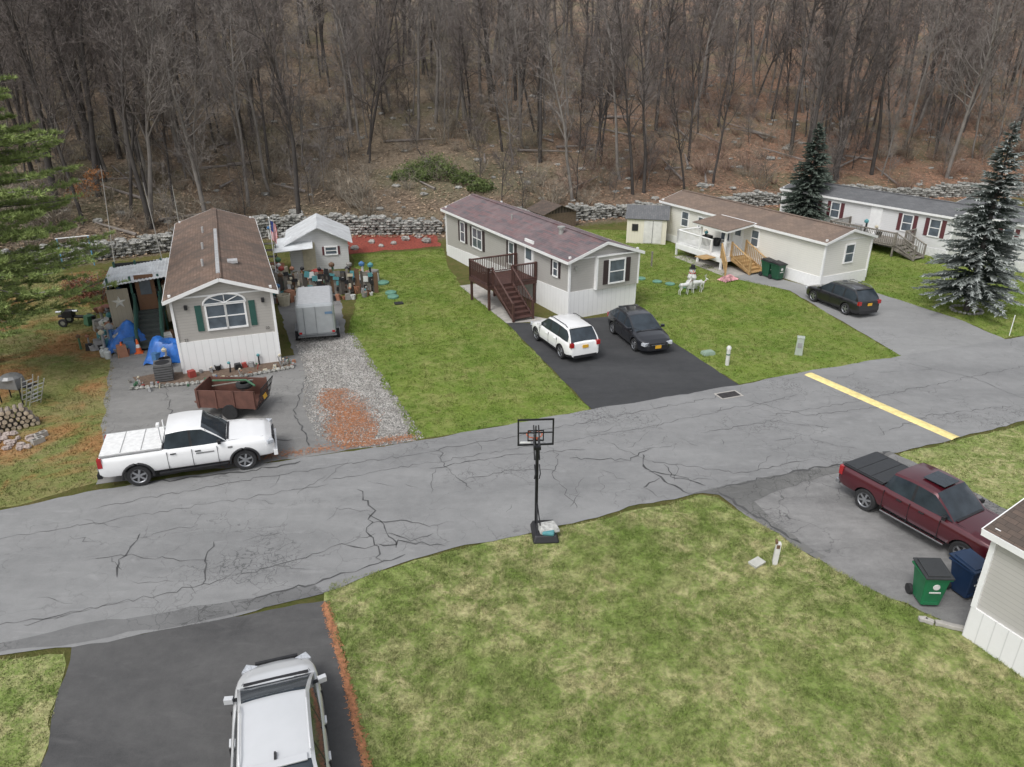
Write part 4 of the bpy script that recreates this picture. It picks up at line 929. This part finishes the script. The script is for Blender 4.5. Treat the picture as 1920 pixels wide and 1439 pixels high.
clutter('porch_furniture',[(*LW(H5,33,-1.2,4.2),.8),(*LW(H5,33,-1.0,7.0),.8)],6,45,.4,.7,None,[5,6,5])
e6=house('mobile_home',(33.3,46.2),20,4.2,7,2.95,3.5,(.6,.5),whs2,r5,M('skirt6',(.66,.66,.66),.6),shR,.2)
ms=(MB(),MB(),MB()); win(ms,'front',1.5,1.95,.7,1.1,.28); win(ms,'side',2,1.95,.7,1.1,.28); finish(e6,ms,shR)
# ---- house 4 (right foreground)
e4=empty('mobile_home',(10.95,13.75,0),R(25.5)); Wd,Ln=4.2,14.0
mb=MB(); vs=[(0,0,.1),(Wd,0,.1),(Wd,0,3.05),(Wd/2,0,3.75),(0,0,3.05),(0,-Ln,.1),(Wd,-Ln,.1),(Wd,-Ln,3.05),(Wd/2,-Ln,3.75),(0,-Ln,3.05)]
mb.add(vs,[(4,3,2,1,0),(5,6,7,8,9),(5,9,4,0),(1,2,7,6)]); mb.make('walls',[siding('siding_grey4',(.50,.485,.46))],e4)
mb=MB(); mb.box((Wd/2,-Ln/2,.45),(Wd+.1,Ln+.1,.9)); mb.make('skirting',[sk_w],e4)
mb=MB(); ov=.22; zo=3.05-.333*ov+.06; mb.slab((-ov,-Ln-ov,zo),(Wd/2,-Ln-ov,3.81),(Wd/2,ov,3.81),(-ov,ov,zo),.06); mb.slab((Wd/2,-Ln-ov,3.81),(Wd+ov,-Ln-ov,zo),(Wd+ov,ov,zo),(Wd/2,ov,3.81),.06); mb.make('roof',[r4],e4)
mb=MB(); mb.box((-ov-.012,-Ln/2,zo-.08),(.025,Ln+2*ov,.16)); mb.box((0,0,2),(.12,.12,2.2)); an=math.atan(.333)
for s in(-1,1): mb.box((Wd/2+s*(Wd/4+ov/2),ov+.012,(zo+3.81)/2-.08),((Wd/2+ov)/math.cos(an),.025,.16),0,ry=s*an)
mb.make('trim',[white],e4)
mb=MB(); r_=random.Random(2)
for k in range(6):
    p=(10.15+k*.17,14.25-k*.07); mb.box((p[0]+r_.uniform(-.03,.03),p[1],.07),(.2,.13,.11),0,rz=R(-20)+r_.uniform(-.3,.3))
mb.make('paver_edging',[concrete],bevel=.015)
# ------------------------------------------------------------------ vehicles
def interp(x,tab): return float(np.interp(x,[a for a,b in tab],[b for a,b in tab]))
def fixn(me):
    bm=bmesh.new(); bm.from_mesh(me); bmesh.ops.recalc_face_normals(bm,faces=bm.faces); bm.to_mesh(me); bm.free()
def vehicle(name,loc,head,L,W,H,paint,spec,sc=1.0):
    e=empty(name,(loc[0],loc[1],.02),R(head),sc)
    r=spec['wr']; wxs=[x*L for x in spec['axles']]
    st=sorted(set([round(v,4) for v in list(np.linspace(-.5,.5,46))+[a for a,b in spec['top']]]))
    vs=[];rows=[]
    for s in st:
        zt=interp(s,spec['top'])*H; zb=interp(s,spec['bot']); w=interp(s,spec['wid'])*W/2; h=zt-zb; cr=.035 if not spec.get('flat') else .02
        sec=[(0,zb),(.80*w,zb),(.94*w,zb+.05*h),(.985*w,zb+.22*h),(1.0*w,zb+.5*h),(.985*w,zb+.74*h),(.955*w,zb+.92*h),(.90*w,zt-.01),(.6*w,zt+cr*.6),(0,zt+cr)]
        full=[(s*L,y,z) for y,z in sec]+[(s*L,-y,z) for y,z in sec[-2:0:-1]]; rows.append(full); vs+=full
    n=len(rows[0]); fs=[];mi=[]
    for i in range(len(st)-1):
        for k in range(n):
            k2=(k+1)%n; fs.append((i*n+k,(i+1)*n+k,(i+1)*n+k2,i*n+k2)); kk=min(k,n-1-k); mi.append(1 if (kk<=1 or (kk==2 and spec.get('clad'))) else 0)
    fs.append(tuple(range(n))); mi.append(0); fs.append(tuple((len(st)-1)*n+k for k in range(n-1,-1,-1))); mi.append(0)
    me=bpy.data.meshes.new('body'); me.from_pydata(vs,[],fs); me.materials.append(paint); me.materials.append(black); me.polygons.foreach_set('material_index',mi)
    fixn(me)
    body=bpy.data.objects.new('body',me); scene.collection.objects.link(body)
    cb=MB()
    for wx in wxs:
        for sg in(-1,1):
            cb.tube([(wx,sg*(W/2-.34),r),(wx,sg*(W/2+.3),r)],[r+.065]*2,28,1)
    cut=cb.make('cut',[paint,black]); fixn(cut.data)
    md=body.modifiers.new('arch','BOOLEAN'); md.operation='DIFFERENCE'; md.object=cut; md.solver='EXACT'
    dg=bpy.context.evaluated_depsgraph_get(); me2=bpy.data.meshes.new_from_object(body.evaluated_get(dg)); body.modifiers.clear(); body.data=me2
    bpy.data.objects.remove(cut)
    me2.shade_smooth(); me2.set_sharp_from_angle(angle=R(38)); body.parent=e
    x0,x1,x2,x3=[round(v*L,4) for v in spec['gh']]
    ks=[x0,x1,x2,x3]+[p*L+o for p in spec['pillars'] for o in(-.045,.045)]
    sts=sorted(set([round(v,4) for v in list(np.linspace(x0,x1,5))+list(np.linspace(x1,x2,12))+list(np.linspace(x2,x3,6))+ks]))
    wb=spec.get('gwb',.90)*W/2; wr=spec.get('gwr',.72)*W/2
    mb=MB(); vs=[];n=9; fs=[];ml=[]
    for x in sts:
        zb=interp(x/L,spec['top'])*H-.02
        if x<x1: zr=zb+(H*.965-zb)*(max(0,(x-x0)/(x1-x0)))**.8
        elif x>x2: zr=zb+(H*.97-zb)*(max(0,(x3-x)/(x3-x2)))**.9
        else: u=(x-x1)/(x2-x1); zr=H*(.965+.005*u)+.04*math.sin(math.pi*u)*H/1.7
        zr=max(zr,zb+.005); f=(zr-zb)/max(.1,(H-zb)); wt=wb+(wr-wb)*f
        tap=1-.06*max(0,(x-x2)/(x3-x2)) if x>x2 else 1-.05*max(0,(x1-x)/(x1-x0)) if x<x1 else 1
        sec=[(wb,zb),(wt+.02,zr-.08*f),(wt-.05,zr-.015*f),((wt-.05)*.55,zr+.015*f),(0,zr+.025*f)]
        ff=[(x,y*tap,z) for y,z in sec]+[(x,-y*tap,z) for y,z in sec[-2::-1]]; vs+=ff
    def inp(x): return any(abs(x-p*L)<.05 for p in spec['pillars'])
    for i in range(len(sts)-1):
        xm=(sts[i]+sts[i+1])/2
        for k in range(n-1):
            kk=min(k,n-2-k)
            if kk==0:
                m=0
                if inp(xm): m=2
                if xm<x0+(x1-x0)*.45*spec.get('dp',1): m=1
            elif kk==1: m=1
            else: m=1 if x1<=xm<=x2 else 0
            fs.append((i*n+k,(i+1)*n+k,(i+1)*n+k+1,i*n+k+1)); ml.append(m)
    mb.v=vs; mb.f=fs; mb.m=ml; mb.t=[0]*len(vs)
    g=mb.make('cabin',[glassm,paint,black],e,smooth=True,ang=30); fixn(g.data)
    mb=MB()
    for wx in wxs:
        for sg in(-1,1):
            y0=sg*(W/2-.25); y1=sg*(W/2-.015)
            mb.lathe([(r*.62,y1-sg*.01),(r*.93,y1),(r,y1-sg*.04),(r,y0+sg*.03),(r*.9,y0),(0,y0)],26,0,(wx,0,r),'y')
            mb.lathe([(0,y1-sg*.07),(r*.60,y1-sg*.06)],22,2,(wx,0,r),'y'); mb.lathe([(r*.58,y1-sg*.03),(r*.66,y1-sg*.005),(r*.68,y1-sg*.02)],26,1,(wx,0,r),'y')
            mb.tube([(wx,y1-sg*.06,r),(wx,y1-sg*.02,r)],[r*.16,r*.13],12,1)
            for k in range(spec.get('spokes',5)):
                t=2*math.pi*k/spec.get('spokes',5)+.3; c,s_=math.cos(t),math.sin(t)
                mb.box((wx+c*r*.36,y1-sg*.035,r+s_*r*.36),(r*.56,.025,r*.17),1,ry=-t)
    mb.make('wheels',[rubber,alloy,black],e,smooth=True,ang=30)
    mb=MB(); hw=lambda s: interp(s,spec['wid'])*W/2; zt=lambda s: interp(s,spec['top'])*H
    for s in spec['doors']:
        for sg in(-1,1):
            h_=zt(s)-.45; mb.box((s*L,sg*(hw(s)*.985),.38+(zt(s)-.42)/2),(.014,.035*W/2+.01,h_*.92),0)
    for s in spec['handles']:
        for sg in(-1,1): mb.box((s*L,sg*(hw(s)*.99+.012),zt(s)-.17),(.19,.04,.035),spec.get('hm',3))
    mx=x3-.25-spec.get('mo',0)
    for sg in(-1,1):
        mb.box((mx,sg*(wb+.10),zt(mx/L)+.09),(.11,.18,.13),spec.get('mm',3),rz=sg*-.2); mb.box((mx+.01,sg*(wb+.0),zt(mx/L)+.05),(.07,.10,.04),0)
        mb.box((.468*L,sg*hw(.468)*.86,zt(.45)-.13*H/1.7),(.24,.34,.13),5,rz=sg*-.45)
        tz=spec.get('tz',.56)*H; mb.box((-.487*L,sg*hw(-.487)*.92,tz),(.15,.2,spec.get('th',.26)),4)
    zg=spec.get('zg',.36)*H
    mb.box((.5*L-.01,0,zg),(.06,W*.5,.2),0); mb.box((.5*L+.02,0,zg+.02),(.02,W*.42,.03),2)
    mb.box((.5*L-.03,0,.34*spec.get('cl',1)),(.07,W*.62,.14),0)
    mb.box((-.5*L+.0,0,.34*spec.get('cl',1)),(.06,W*.7,.14),0)
    mb.box((-.5*L-.015,0,.50*H),(.03,.32,.16),6)
    if spec.get('fplate'): mb.box((.5*L+.03,0,.30*H),(.02,.32,.16),6)
    if spec.get('rails'):
        for sg in(-1,1): mb.tube([(x1+.15,sg*(wr-.03),H*.99),(x1+.35,sg*(wr-.03),H*1.03),(x2-.35,sg*(wr-.03),H*1.03),(x2-.1,sg*(wr-.03),H*.99)],.02,6,spec.get('rm',1))
    for sg in(-.2,.35): mb.tube([(x3-.06,sg*W,zt(x3/L)+.03),(x3-.22,sg*W-.28*W*.7,zt(x3/L)+.15)],.012,4,0)
    hx0=x3+.04; hx1=.44*L
    for sg in(-1,1): mb.tube([(hx0,sg*hw(.3)*.80,zt(hx0/L)+.008),(hx1,sg*hw(.44)*.72,zt(hx1/L)+.008)],.006,4,0)
    mb.box((x3+.02,0,zt(x3/L)+.03),(.08,wb*1.6,.015),0)
    if spec.get('rwin'): mb.box((x1+.02,0,H*.985),(.16,wr*1.7,.03),3)
    mb.make('fittings',[black,blacksteel,chrome,paint,redl,lens,plateY],e,bevel=.01)
    return e
def carpaint(n,c,met=0.0,rough=.3,var=.03): return M(n,c,rough,met,var,2,coat=1.0)
suv=dict(wr=.36,axles=(-.30,.295),top=[(-.5,.40),(-.49,.58),(-.46,.63),(-.2,.62),(.15,.60),(.23,.59),(.36,.55),(.44,.50),(.485,.44),(.5,.36)],bot=[(-.5,.34),(-.44,.24),(.42,.22),(.5,.28)],
 wid=[(-.5,.80),(-.475,.90),(-.42,.97),(-.25,1),(.25,1),(.38,.97),(.455,.86),(.485,.74),(.5,.62)],gh=(-.475,-.38,.06,.25),pillars=(-.02,-.22),doors=(.19,-.02,-.215),handles=(.03,-.17),clad=True,rails=True,rwin=True,gwr=.73,th=.22)
vehicle('white_suv',(2.45,33.1),114,4.65,1.84,1.68,carpaint('paint_white',(.80,.80,.79)),suv,.93)
vehicle('black_suv',(18.3,39.35),110,4.75,1.9,1.66,carpaint('paint_black',(.012,.012,.014)),dict(suv,rm=2),.88)
hatch=dict(suv,wr=.32,clad=False,rails=False,top=[(-.5,.42),(-.49,.60),(-.46,.66),(-.2,.66),(.12,.62),(.22,.61),(.36,.55),(.44,.49),(.485,.42),(.5,.34)],gh=(-.48,-.32,.02,.24),gwr=.70,fplate=True,bot=[(-.5,.30),(-.44,.20),(.42,.18),(.5,.24)])
vehicle('black_hatchback',(6.2,33.95),-73,4.36,1.82,1.47,carpaint('paint_black_blue',(.012,.013,.017)),hatch,.95)
near=dict(suv,clad=False,rm=3,gh=(-.47,-.30,.06,.315),top=[(-.5,.40),(-.49,.56),(-.46,.61),(-.2,.60),(.15,.57),(.25,.545),(.32,.53),(.38,.505),(.44,.455),(.485,.39),(.5,.32)],wid=[(-.5,.80),(-.475,.90),(-.42,.97),(-.25,1),(.22,.99),(.33,.955),(.40,.89),(.45,.78),(.485,.60),(.5,.40)],gwb=.91,gwr=.70,mo=.15)
nv=vehicle('silver_suv',(-4.5,10.2),108,4.6,1.85,1.66,carpaint('paint_silver',(.66,.67,.68),.25,.25),near,.97)
mb=MB(); mb.box((-1.2,0,1.69),(.16,.05,.07),0,taper=.5); mb.make('roof_antenna',[black],nv)
pick=dict(wr=.41,axles=(-.295,.315),top=[(-.5,.60),(-.49,.655),(-.13,.655),(.17,.64),(.2,.635),(.38,.615),(.45,.585),(.488,.52),(.5,.42)],bot=[(-.5,.55),(-.46,.48),(.44,.44),(.5,.42)],
 wid=[(-.5,.93),(-.48,.97),(-.4,.99),(.3,1),(.40,.985),(.46,.93),(.485,.86),(.5,.76)],flat=True,clad=False,spokes=6,hm=0,mm=0,handles=(.055,-.085),tz=.56,th=.34,gwr=.76,zg=.44,cl=1.5,dp=.2)
def pickup(name,loc,head,paint,cover,sc,gh,doors,pil,flare):
    sp=dict(pick,gh=gh,doors=doors,pillars=pil)
    L,W,H=5.82,2.02,1.93
    e=vehicle(name,loc,head,L,W,H,paint,sp,sc)
    bx0=-.485*L; bx1=(gh[0]-.01)*L; z=.655*H+.02
    mb=MB(); mb.box(((bx0+bx1)/2,0,z+.035),(bx1-bx0,W*.84,.05),0)
    for k in range(1,3): mb.box((bx0+(bx1-bx0)*k/3,0,z+.064),(.03,W*.83,.012),1)
    for s in(-1,1): mb.box(((bx0+bx1)/2,s*W*.445,z+.02),(bx1-bx0,.07,.04),1)
    mb.make('bed_cover',[cover,M('cover_seam',(.3,.3,.3),.6) if flare else black],e,bevel=.012)
    mb=MB()
    mb.box((.502*L,0,.50),(.14,W*.9,.2),0); mb.box((-.505*L,0,.55),(.16,W*.9,.16),1); mb.box((.5*L+.0,0,.85),(.05,W*.46,.36),2)
    mb.box((.5*L+.022,0,.85),(.02,W*.44,.05),0); mb.box((.5*L+.022,0,.85),(.02,.06,.34),0)
    for s in(-1,1): mb.box((.02*L,s*(W/2+.0),.43),(2.3,.16,.05),3)
    mb.box((-.5*L-.01,0,1.08),(.03,.35,.08),2)
    mb.box(((bx1+gh[0]*L)/2,0,z-.02),(.05,W*.86,.03),2)
    mb.tube([(.12*L,-.8,1.25),(.11*L,-.8,1.9)],.008,4,2)
    mb.make('bumpers',[paint if flare else chrome,blacksteel if flare else chrome,black,blacksteel if flare else chrome],e,bevel=.03)
    if flare:
        mb=MB()
        for ax in(-.295,.315):
            for s in(-1,1):
                pts=[(ax*L+math.cos(a)*.50,s*(W/2-.005),.41+math.sin(a)*.50) for a in np.linspace(-.1,math.pi+.1,14)]; mb.tube(pts,.045,6,0)
        mb.make('wheel_flares',[black],e,smooth=True)
    return e
wp=carpaint('paint_truck_white',(.80,.80,.80)); mp_=carpaint('paint_maroon',(.085,.009,.016),.3,.3)
tw=pickup('white_pickup_truck',(-10.85,21.85),18.5,wp,M('white_cover',(.76,.76,.75),.4),.92,(-.135,-.11,.09,.225),(.165,.02,-.12),(.02,),True)
mb=MB(); mb.box((0,0,0),(.6,.004,.05),0); mb.box((.85,0,.06),(.16,.004,.07),0); mb.make('door_lettering_patch',[M('decal_grey',(.2,.2,.2),.5)],tw,(.55,-1.012,.98))
mb=MB(); mb.tube([(-.86,-.55,1.3),(-.86,-.55,2.05)],.03,6); mb.tube([(-.86,.55,1.3),(-.86,.55,1.75)],.03,6); mb.box((-.86,-.55,2.08),(.10,.22,.10)); mb.make('rack_post',[white],tw)
tr=pickup('maroon_pickup_truck',(12.25,18.25),-61,mp_,M('black_cover',(.035,.037,.04),.5),.86,(-.20,-.165,.09,.225),(.165,-.02,-.185),(-.02,),False)
mb=MB(); mb.box((.15,0,1.985),(.75,.8,.02),0); mb.make('sunroof',[glassm],tr)
# ------------------------------------------------------------------ street furniture
e=empty('basketball_hoop',(.72,18.0,.0),R(4))
mb=MB(); mb.box((.22,-.12,.12),(.78,1.0,.22),0,taper=.8); mb.make('base',[black],e,bevel=.04)
mb=MB(); mb.box((.32,-.2,.30),(.62,.5,.16),0,rz=.2,taper=.8); mb.box((.30,-.42,.27),(.35,.25,.12),1,rz=-.2); mb.make('sandbag',[M('sandbag_grey',(.42,.42,.40),.8,0,.4,12,.4),PAL[8]],e,bevel=.05)
mb=MB(); mb.tube([(0,.15,.2),(0,.15,2.75)],.048,12,0); mb.tube([(.0,-.35,.2),(0,.13,.9)],.02,6,0); mb.tube([(.1,-.3,.2),(.02,.13,.95)],.02,6,0)
for x in(-.07,.07):
    mb.tube([(x,.13,2.75),(x,.55,3.25)],.022,6,0); mb.tube([(x,.13,2.35),(x,.55,2.85)],.022,6,0); mb.tube([(x,.15,2.2),(x,-.12,2.05),(x,.13,1.75)],.018,6,0)
mb.tube([(0,.12,1.9),(0,.30,2.55)],.03,8,0); mb.box((0,.13,2.75),(.2,.12,.1),0); mb.make('pole',[blacksteel],e)
mb=MB(); bw,bh,bz=1.0,.80,3.0; by=.60
for s in(-1,1): mb.box((s*bw/2,by,bz),(.045,.04,bh+.04),0); mb.box((0,by,bz+s*bh/2),(bw+.04,.042,.045),0)
for s in(-1,1): mb.box((s*.22,by,bz-.12),(.03,.03,.32),0)
mb.box((0,by,bz+.05),(.46,.03,.03),0); mb.box((0,by,bz-.27),(.46,.03,.03),0); mb.box((0,by-.03,bz-.08),(.035,.03,bh*.75),0); mb.box((0,by-.03,bz),(bw,.03,.03),0)
mb.box((-.3,by,bz-.32),(.3,.022,.05),1)
mb.make('backboard_frame',[blacksteel,white],e)
m,t_,b_=newmat('clear_acrylic'); b_.inputs['Transmission Weight'].default_value=1; b_.inputs['Roughness'].default_value=.02; b_.inputs['IOR'].default_value=1.02; b_.inputs['Base Color'].default_value=(.95,.96,.97,1)
mb=MB(); mb.box((0,by,bz),(bw-.04,.008,bh-.04),0); mb.make('backboard_panel',[m],e)
mb=MB(); pts=[(math.cos(a)*.225,by+.36+math.sin(a)*.225,bz-.26) for a in np.linspace(0,2*math.pi,25)]; mb.tube(pts,.016,6,0,False); mb.box((0,by+.08,bz-.26),(.16,.16,.03),0); mb.make('rim',[M('rim_orange',(.65,.12,.03),.4)],e)
def bin_(loc,rz,bm_,lm_,name='trash_bin',s=1.0):
    e=empty(name,(loc[0],loc[1],.02),rz,s); mb=MB()
    vs=[(-.24,-.27,.05),(.24,-.27,.05),(.24,.22,.05),(-.24,.22,.05),(-.32,-.36,.98),(.32,-.36,.98),(.32,.36,1.02),(-.32,.36,1.02)]
    mb.add(vs,[(0,3,2,1),(4,5,6,7),(0,1,5,4),(1,2,6,5),(2,3,7,6),(3,0,4,7)]); mb.make('body',[bm_],e,bevel=.04)
    mb=MB(); mb.box((0,-.0,.96),(.70,.78,.06),0); mb.box((0,-.28,.15),(.4,.05,.1),0); mb.lathe([(0,-.35),(.09,-.352),(.09,-.33)],14,1,(0,0,.70),'y'); mb.box((0,-.335,.52),(.3,.02,.05),1,rx=.1); mb.make('rim_band',[bm_,PAL[0]],e,bevel=.01)
    mb=MB(); mb.slab((-.36,-.42,1.03),(.36,-.42,1.03),(.36,.38,1.10),(-.36,.38,1.10),.04,0); mb.slab((-.28,-.34,1.06),(.28,-.34,1.06),(.28,.3,1.135),(-.28,.3,1.135),.04,0)
    mb.tube([(-.3,.44,1.03),(.3,.44,1.03)],.02,6,0); mb.make('lid',[lm_],e,bevel=.012)
    mb=MB()
    for s_ in(-1,1): mb.tube([(s_*.24,.3,.14),(s_*.33,.3,.14)],[.14,.14],16,0)
    mb.make('wheels',[rubber],e); return e
gbin=M('bin_green',(.015,.15,.06),.45,0,.1); bbin=M('bin_blue',(.01,.03,.08),.45,0,.1)
bin_((10.6,15.0),R(-2),gbin,M('lid_dark',(.035,.037,.038),.5),s=.97); bin_((11.75,15.3),R(20),bbin,M('lid_blue',(.015,.035,.08),.45),s=.97)
x,y=LW(H3,27.4,-.7,2.7); bin_((x,y),R(27),M('bin_green2',(.012,.07,.035),.5),black); x,y=LW(H3,27.4,-.7,3.5); bin_((x,y),R(27),M('bin_green3',(.012,.08,.04),.5),black)
mb=MB(); mb.cyl((0,0,0),.09,.78,12,0); mb.lathe([(.11,.78),(.11,.86),(.06,.93),(0,.94)],12,0); mb.cyl((0,0,.5),.094,.06,12,1); mb.make('utility_marker_post',[M('post_white',(.6,.6,.57),.5,dirt=.2),PAL[4]],None,(9.75,30.8,0),0,smooth=True)
mb=MB(); mb.box((0,0,.42),(.34,.28,.84),0,taper=.88); mb.box((0,0,.86),(.34,.30,.06),0); mb.box((0,-.145,.5),(.2,.02,.25),1); mb.make('utility_pedestal',[M('pedestal_grey_green',(.38,.42,.37),.5,0,.1,dirt=.1),PAL[6]],None,(13.45,32.1,0),R(-20),bevel=.02)
mb=MB(); mb.box((0,0,.08),(.6,.4,.16),0,taper=.9); mb.box((0,0,.17),(.5,.32,.02),0); mb.make('utility_box',[M('box_green',(.25,.33,.26),.5)],None,(9.2,32.1,0),R(20),bevel=.02)
mb=MB(); mb.box((0,0,.36),(.13,.13,.72),0,ry=.03); mb.box((0,-.07,.62),(.09,.02,.12),1); mb.box((-.05,.0,.74),(.06,.13,.1),1); mb.make('utility_marker_post',[offwhite,PAL[7]],None,(7.25,16.5,0),R(-10),bevel=.012)
mb=MB(); mb.box((0,0,.035),(.42,.28,.07),0,rx=.05); mb.make('concrete_slab',[M('slab',(.46,.46,.42),.8)],None,(6.75,16.5,.02),R(35),bevel=.01)
lidg=M('septic_green',(.12,.26,.19),.6)
for p,rr_ in(((-8.0,43.9),.42),((-7.15,41.8),.33),((-6.9,41.0),.33)):
    mb=MB(); mb.lathe([(rr_,0),(rr_,.10),(rr_*.9,.13),(rr_*.3,.15),(0,.17)],20,0)
    for k in range(8): a=k*math.pi/4; mb.box((math.cos(a)*rr_*.55,math.sin(a)*rr_*.55,.14),(rr_*.6,.03,.025),0,rz=a)
    mb.make('septic_lid',[lidg],None,(p[0],p[1],0),0,smooth=True)
mb=MB(); mb.box((0,0,.05),(.5,.35,.1),0); mb.make('stepping_block',[PAL[5]],None,(-6.4,39.8,0),.3,bevel=.03)
mb=MB(); mb.box((0,0,.4),(.09,.09,.8),0); mb.box((0,0,.84),(.12,.12,.06),0); mb.make('garden_post',[woodgrey],None,(-8.6,43.0,0),0,bevel=.01)
mb=MB(); mb.box((0,0,.45),(.1,.1,.95),0); mb.box((0,0,.95),(.14,.14,.06),0); mb.make('garden_post',[woodgrey],None,(9.3,48.0,0),0,bevel=.01)
for p in((8.1,44.9),(9.0,44.2),(9.7,43.7),(10.4,43.1)):
    mb=MB(); mb.lathe([(.3,0),(.3,.07),(.25,.1),(0,.13)],16,0); mb.make('septic_lid',[lidg],None,(p[0],p[1],0),0,smooth=True)
def deer(loc,rz,s):
    e=empty('deer_decoration',(loc[0],loc[1],0),rz,s); mb=MB()
    mb.tube([(-.42,0,.78),(-.38,0,.80),(-.1,0,.78),(.25,0,.80),(.38,0,.86)],[.06,.15,.15,.18,.10],10,0)
    mb.tube([(.34,0,.88),(.5,0,1.12),(.55,0,1.28)],[.10,.07,.06],8,0); mb.tube([(.50,0,1.30),(.62,0,1.30),(.76,0,1.24)],[.07,.07,.035],8,0)
    for sy in(-.1,.1):
        mb.tube([(.28,sy,.78),(.30,sy,.42),(.27,sy,.0)],[.065,.035,.025],6,0); mb.tube([(-.34,sy,.80),(-.28,sy,.5),(-.42,sy,.32),(-.38,sy,0)],[.09,.05,.03,.025],6,0)
        mb.tube([(.52,sy*.5,1.34),(.46,sy*1.2,1.42)],[.03,.01],5,0); mb.tube([(.5,sy*.4,1.36),(.42,sy*1.4,1.6),(.5,sy*1.8,1.8)],[.015,.012,.008],4,0); mb.tube([(.42,sy*1.4,1.6),(.32,sy*1.7,1.7)],[.012,.006],4,0)
    mb.tube([(-.42,0,.84),(-.52,0,.8)],[.03,.015],5,0); mb.tube([(.44,0,1.0),(.5,0,1.06)],[.09,.08],8,1)
    mb.make('body',[PAL[0],PAL[1]],e,smooth=True,ang=60)
deer((10.1,41.6),R(20),.75); deer((10.9,42.0),R(200),.8); deer((11.3,42.6),R(-30),.55)
mb=MB()
mb.lathe([(0,0),(.3,.1),(.36,.3),(.3,.5),(.22,.58),(.28,.75),(.2,.95),(.15,1.0),(.19,1.15),(.12,1.3),(0,1.34)],18,0); mb.lathe([(.22,1.28),(.22,1.31),(.13,1.31),(.12,1.5),(0,1.5)],14,1); mb.tube([(0,-.19,1.17),(0,-.33,1.15)],[.03,.006],6,2); mb.lathe([(.2,.98),(.22,1.02),(.18,1.06)],14,3)
for s in(-1,1): mb.tube([(s*.25,0,.8),(s*.6,0,1.0)],[.02,.012],5,4); mb.lathe([(0,1.2),(.02,1.22),(0,1.24)],6,1,(s*.06,-.17,0))
mb.make('snowman_decoration',[PAL[0],PAL[5],cone_o,PAL[1],PAL[7]],None,(10.75,42.7,0),0,smooth=True)
tp=tarp('deflated_inflatable',(13.5,44.6,0),.6,.35,.35,7); tp.data.materials[0]=M('inflatable_cloth',(.5,.25,.26),.6,0,.8,3)
mb=MB(); r_=random.Random(4)
for k in range(20): a=k/20*6.28; rock(mb,(25+math.cos(a)*.75,38.6+math.sin(a)*.75,.06),(.12,.1,.14),r_)
mb.make('tree_ring_stones',[rockm])
mb=MB(); mb.tube([(0,0,0),(0,0,1.1)],.02,6); mb.make('marker_stake',[white],None,(24.9,34.6,0))
clutter('wall_side_junk',[(-18.5,56.0,0),(-15,56.6,0)],9,71,.3,.6,None,[1,3,0,6])
print('objects',len(bpy.data.objects))
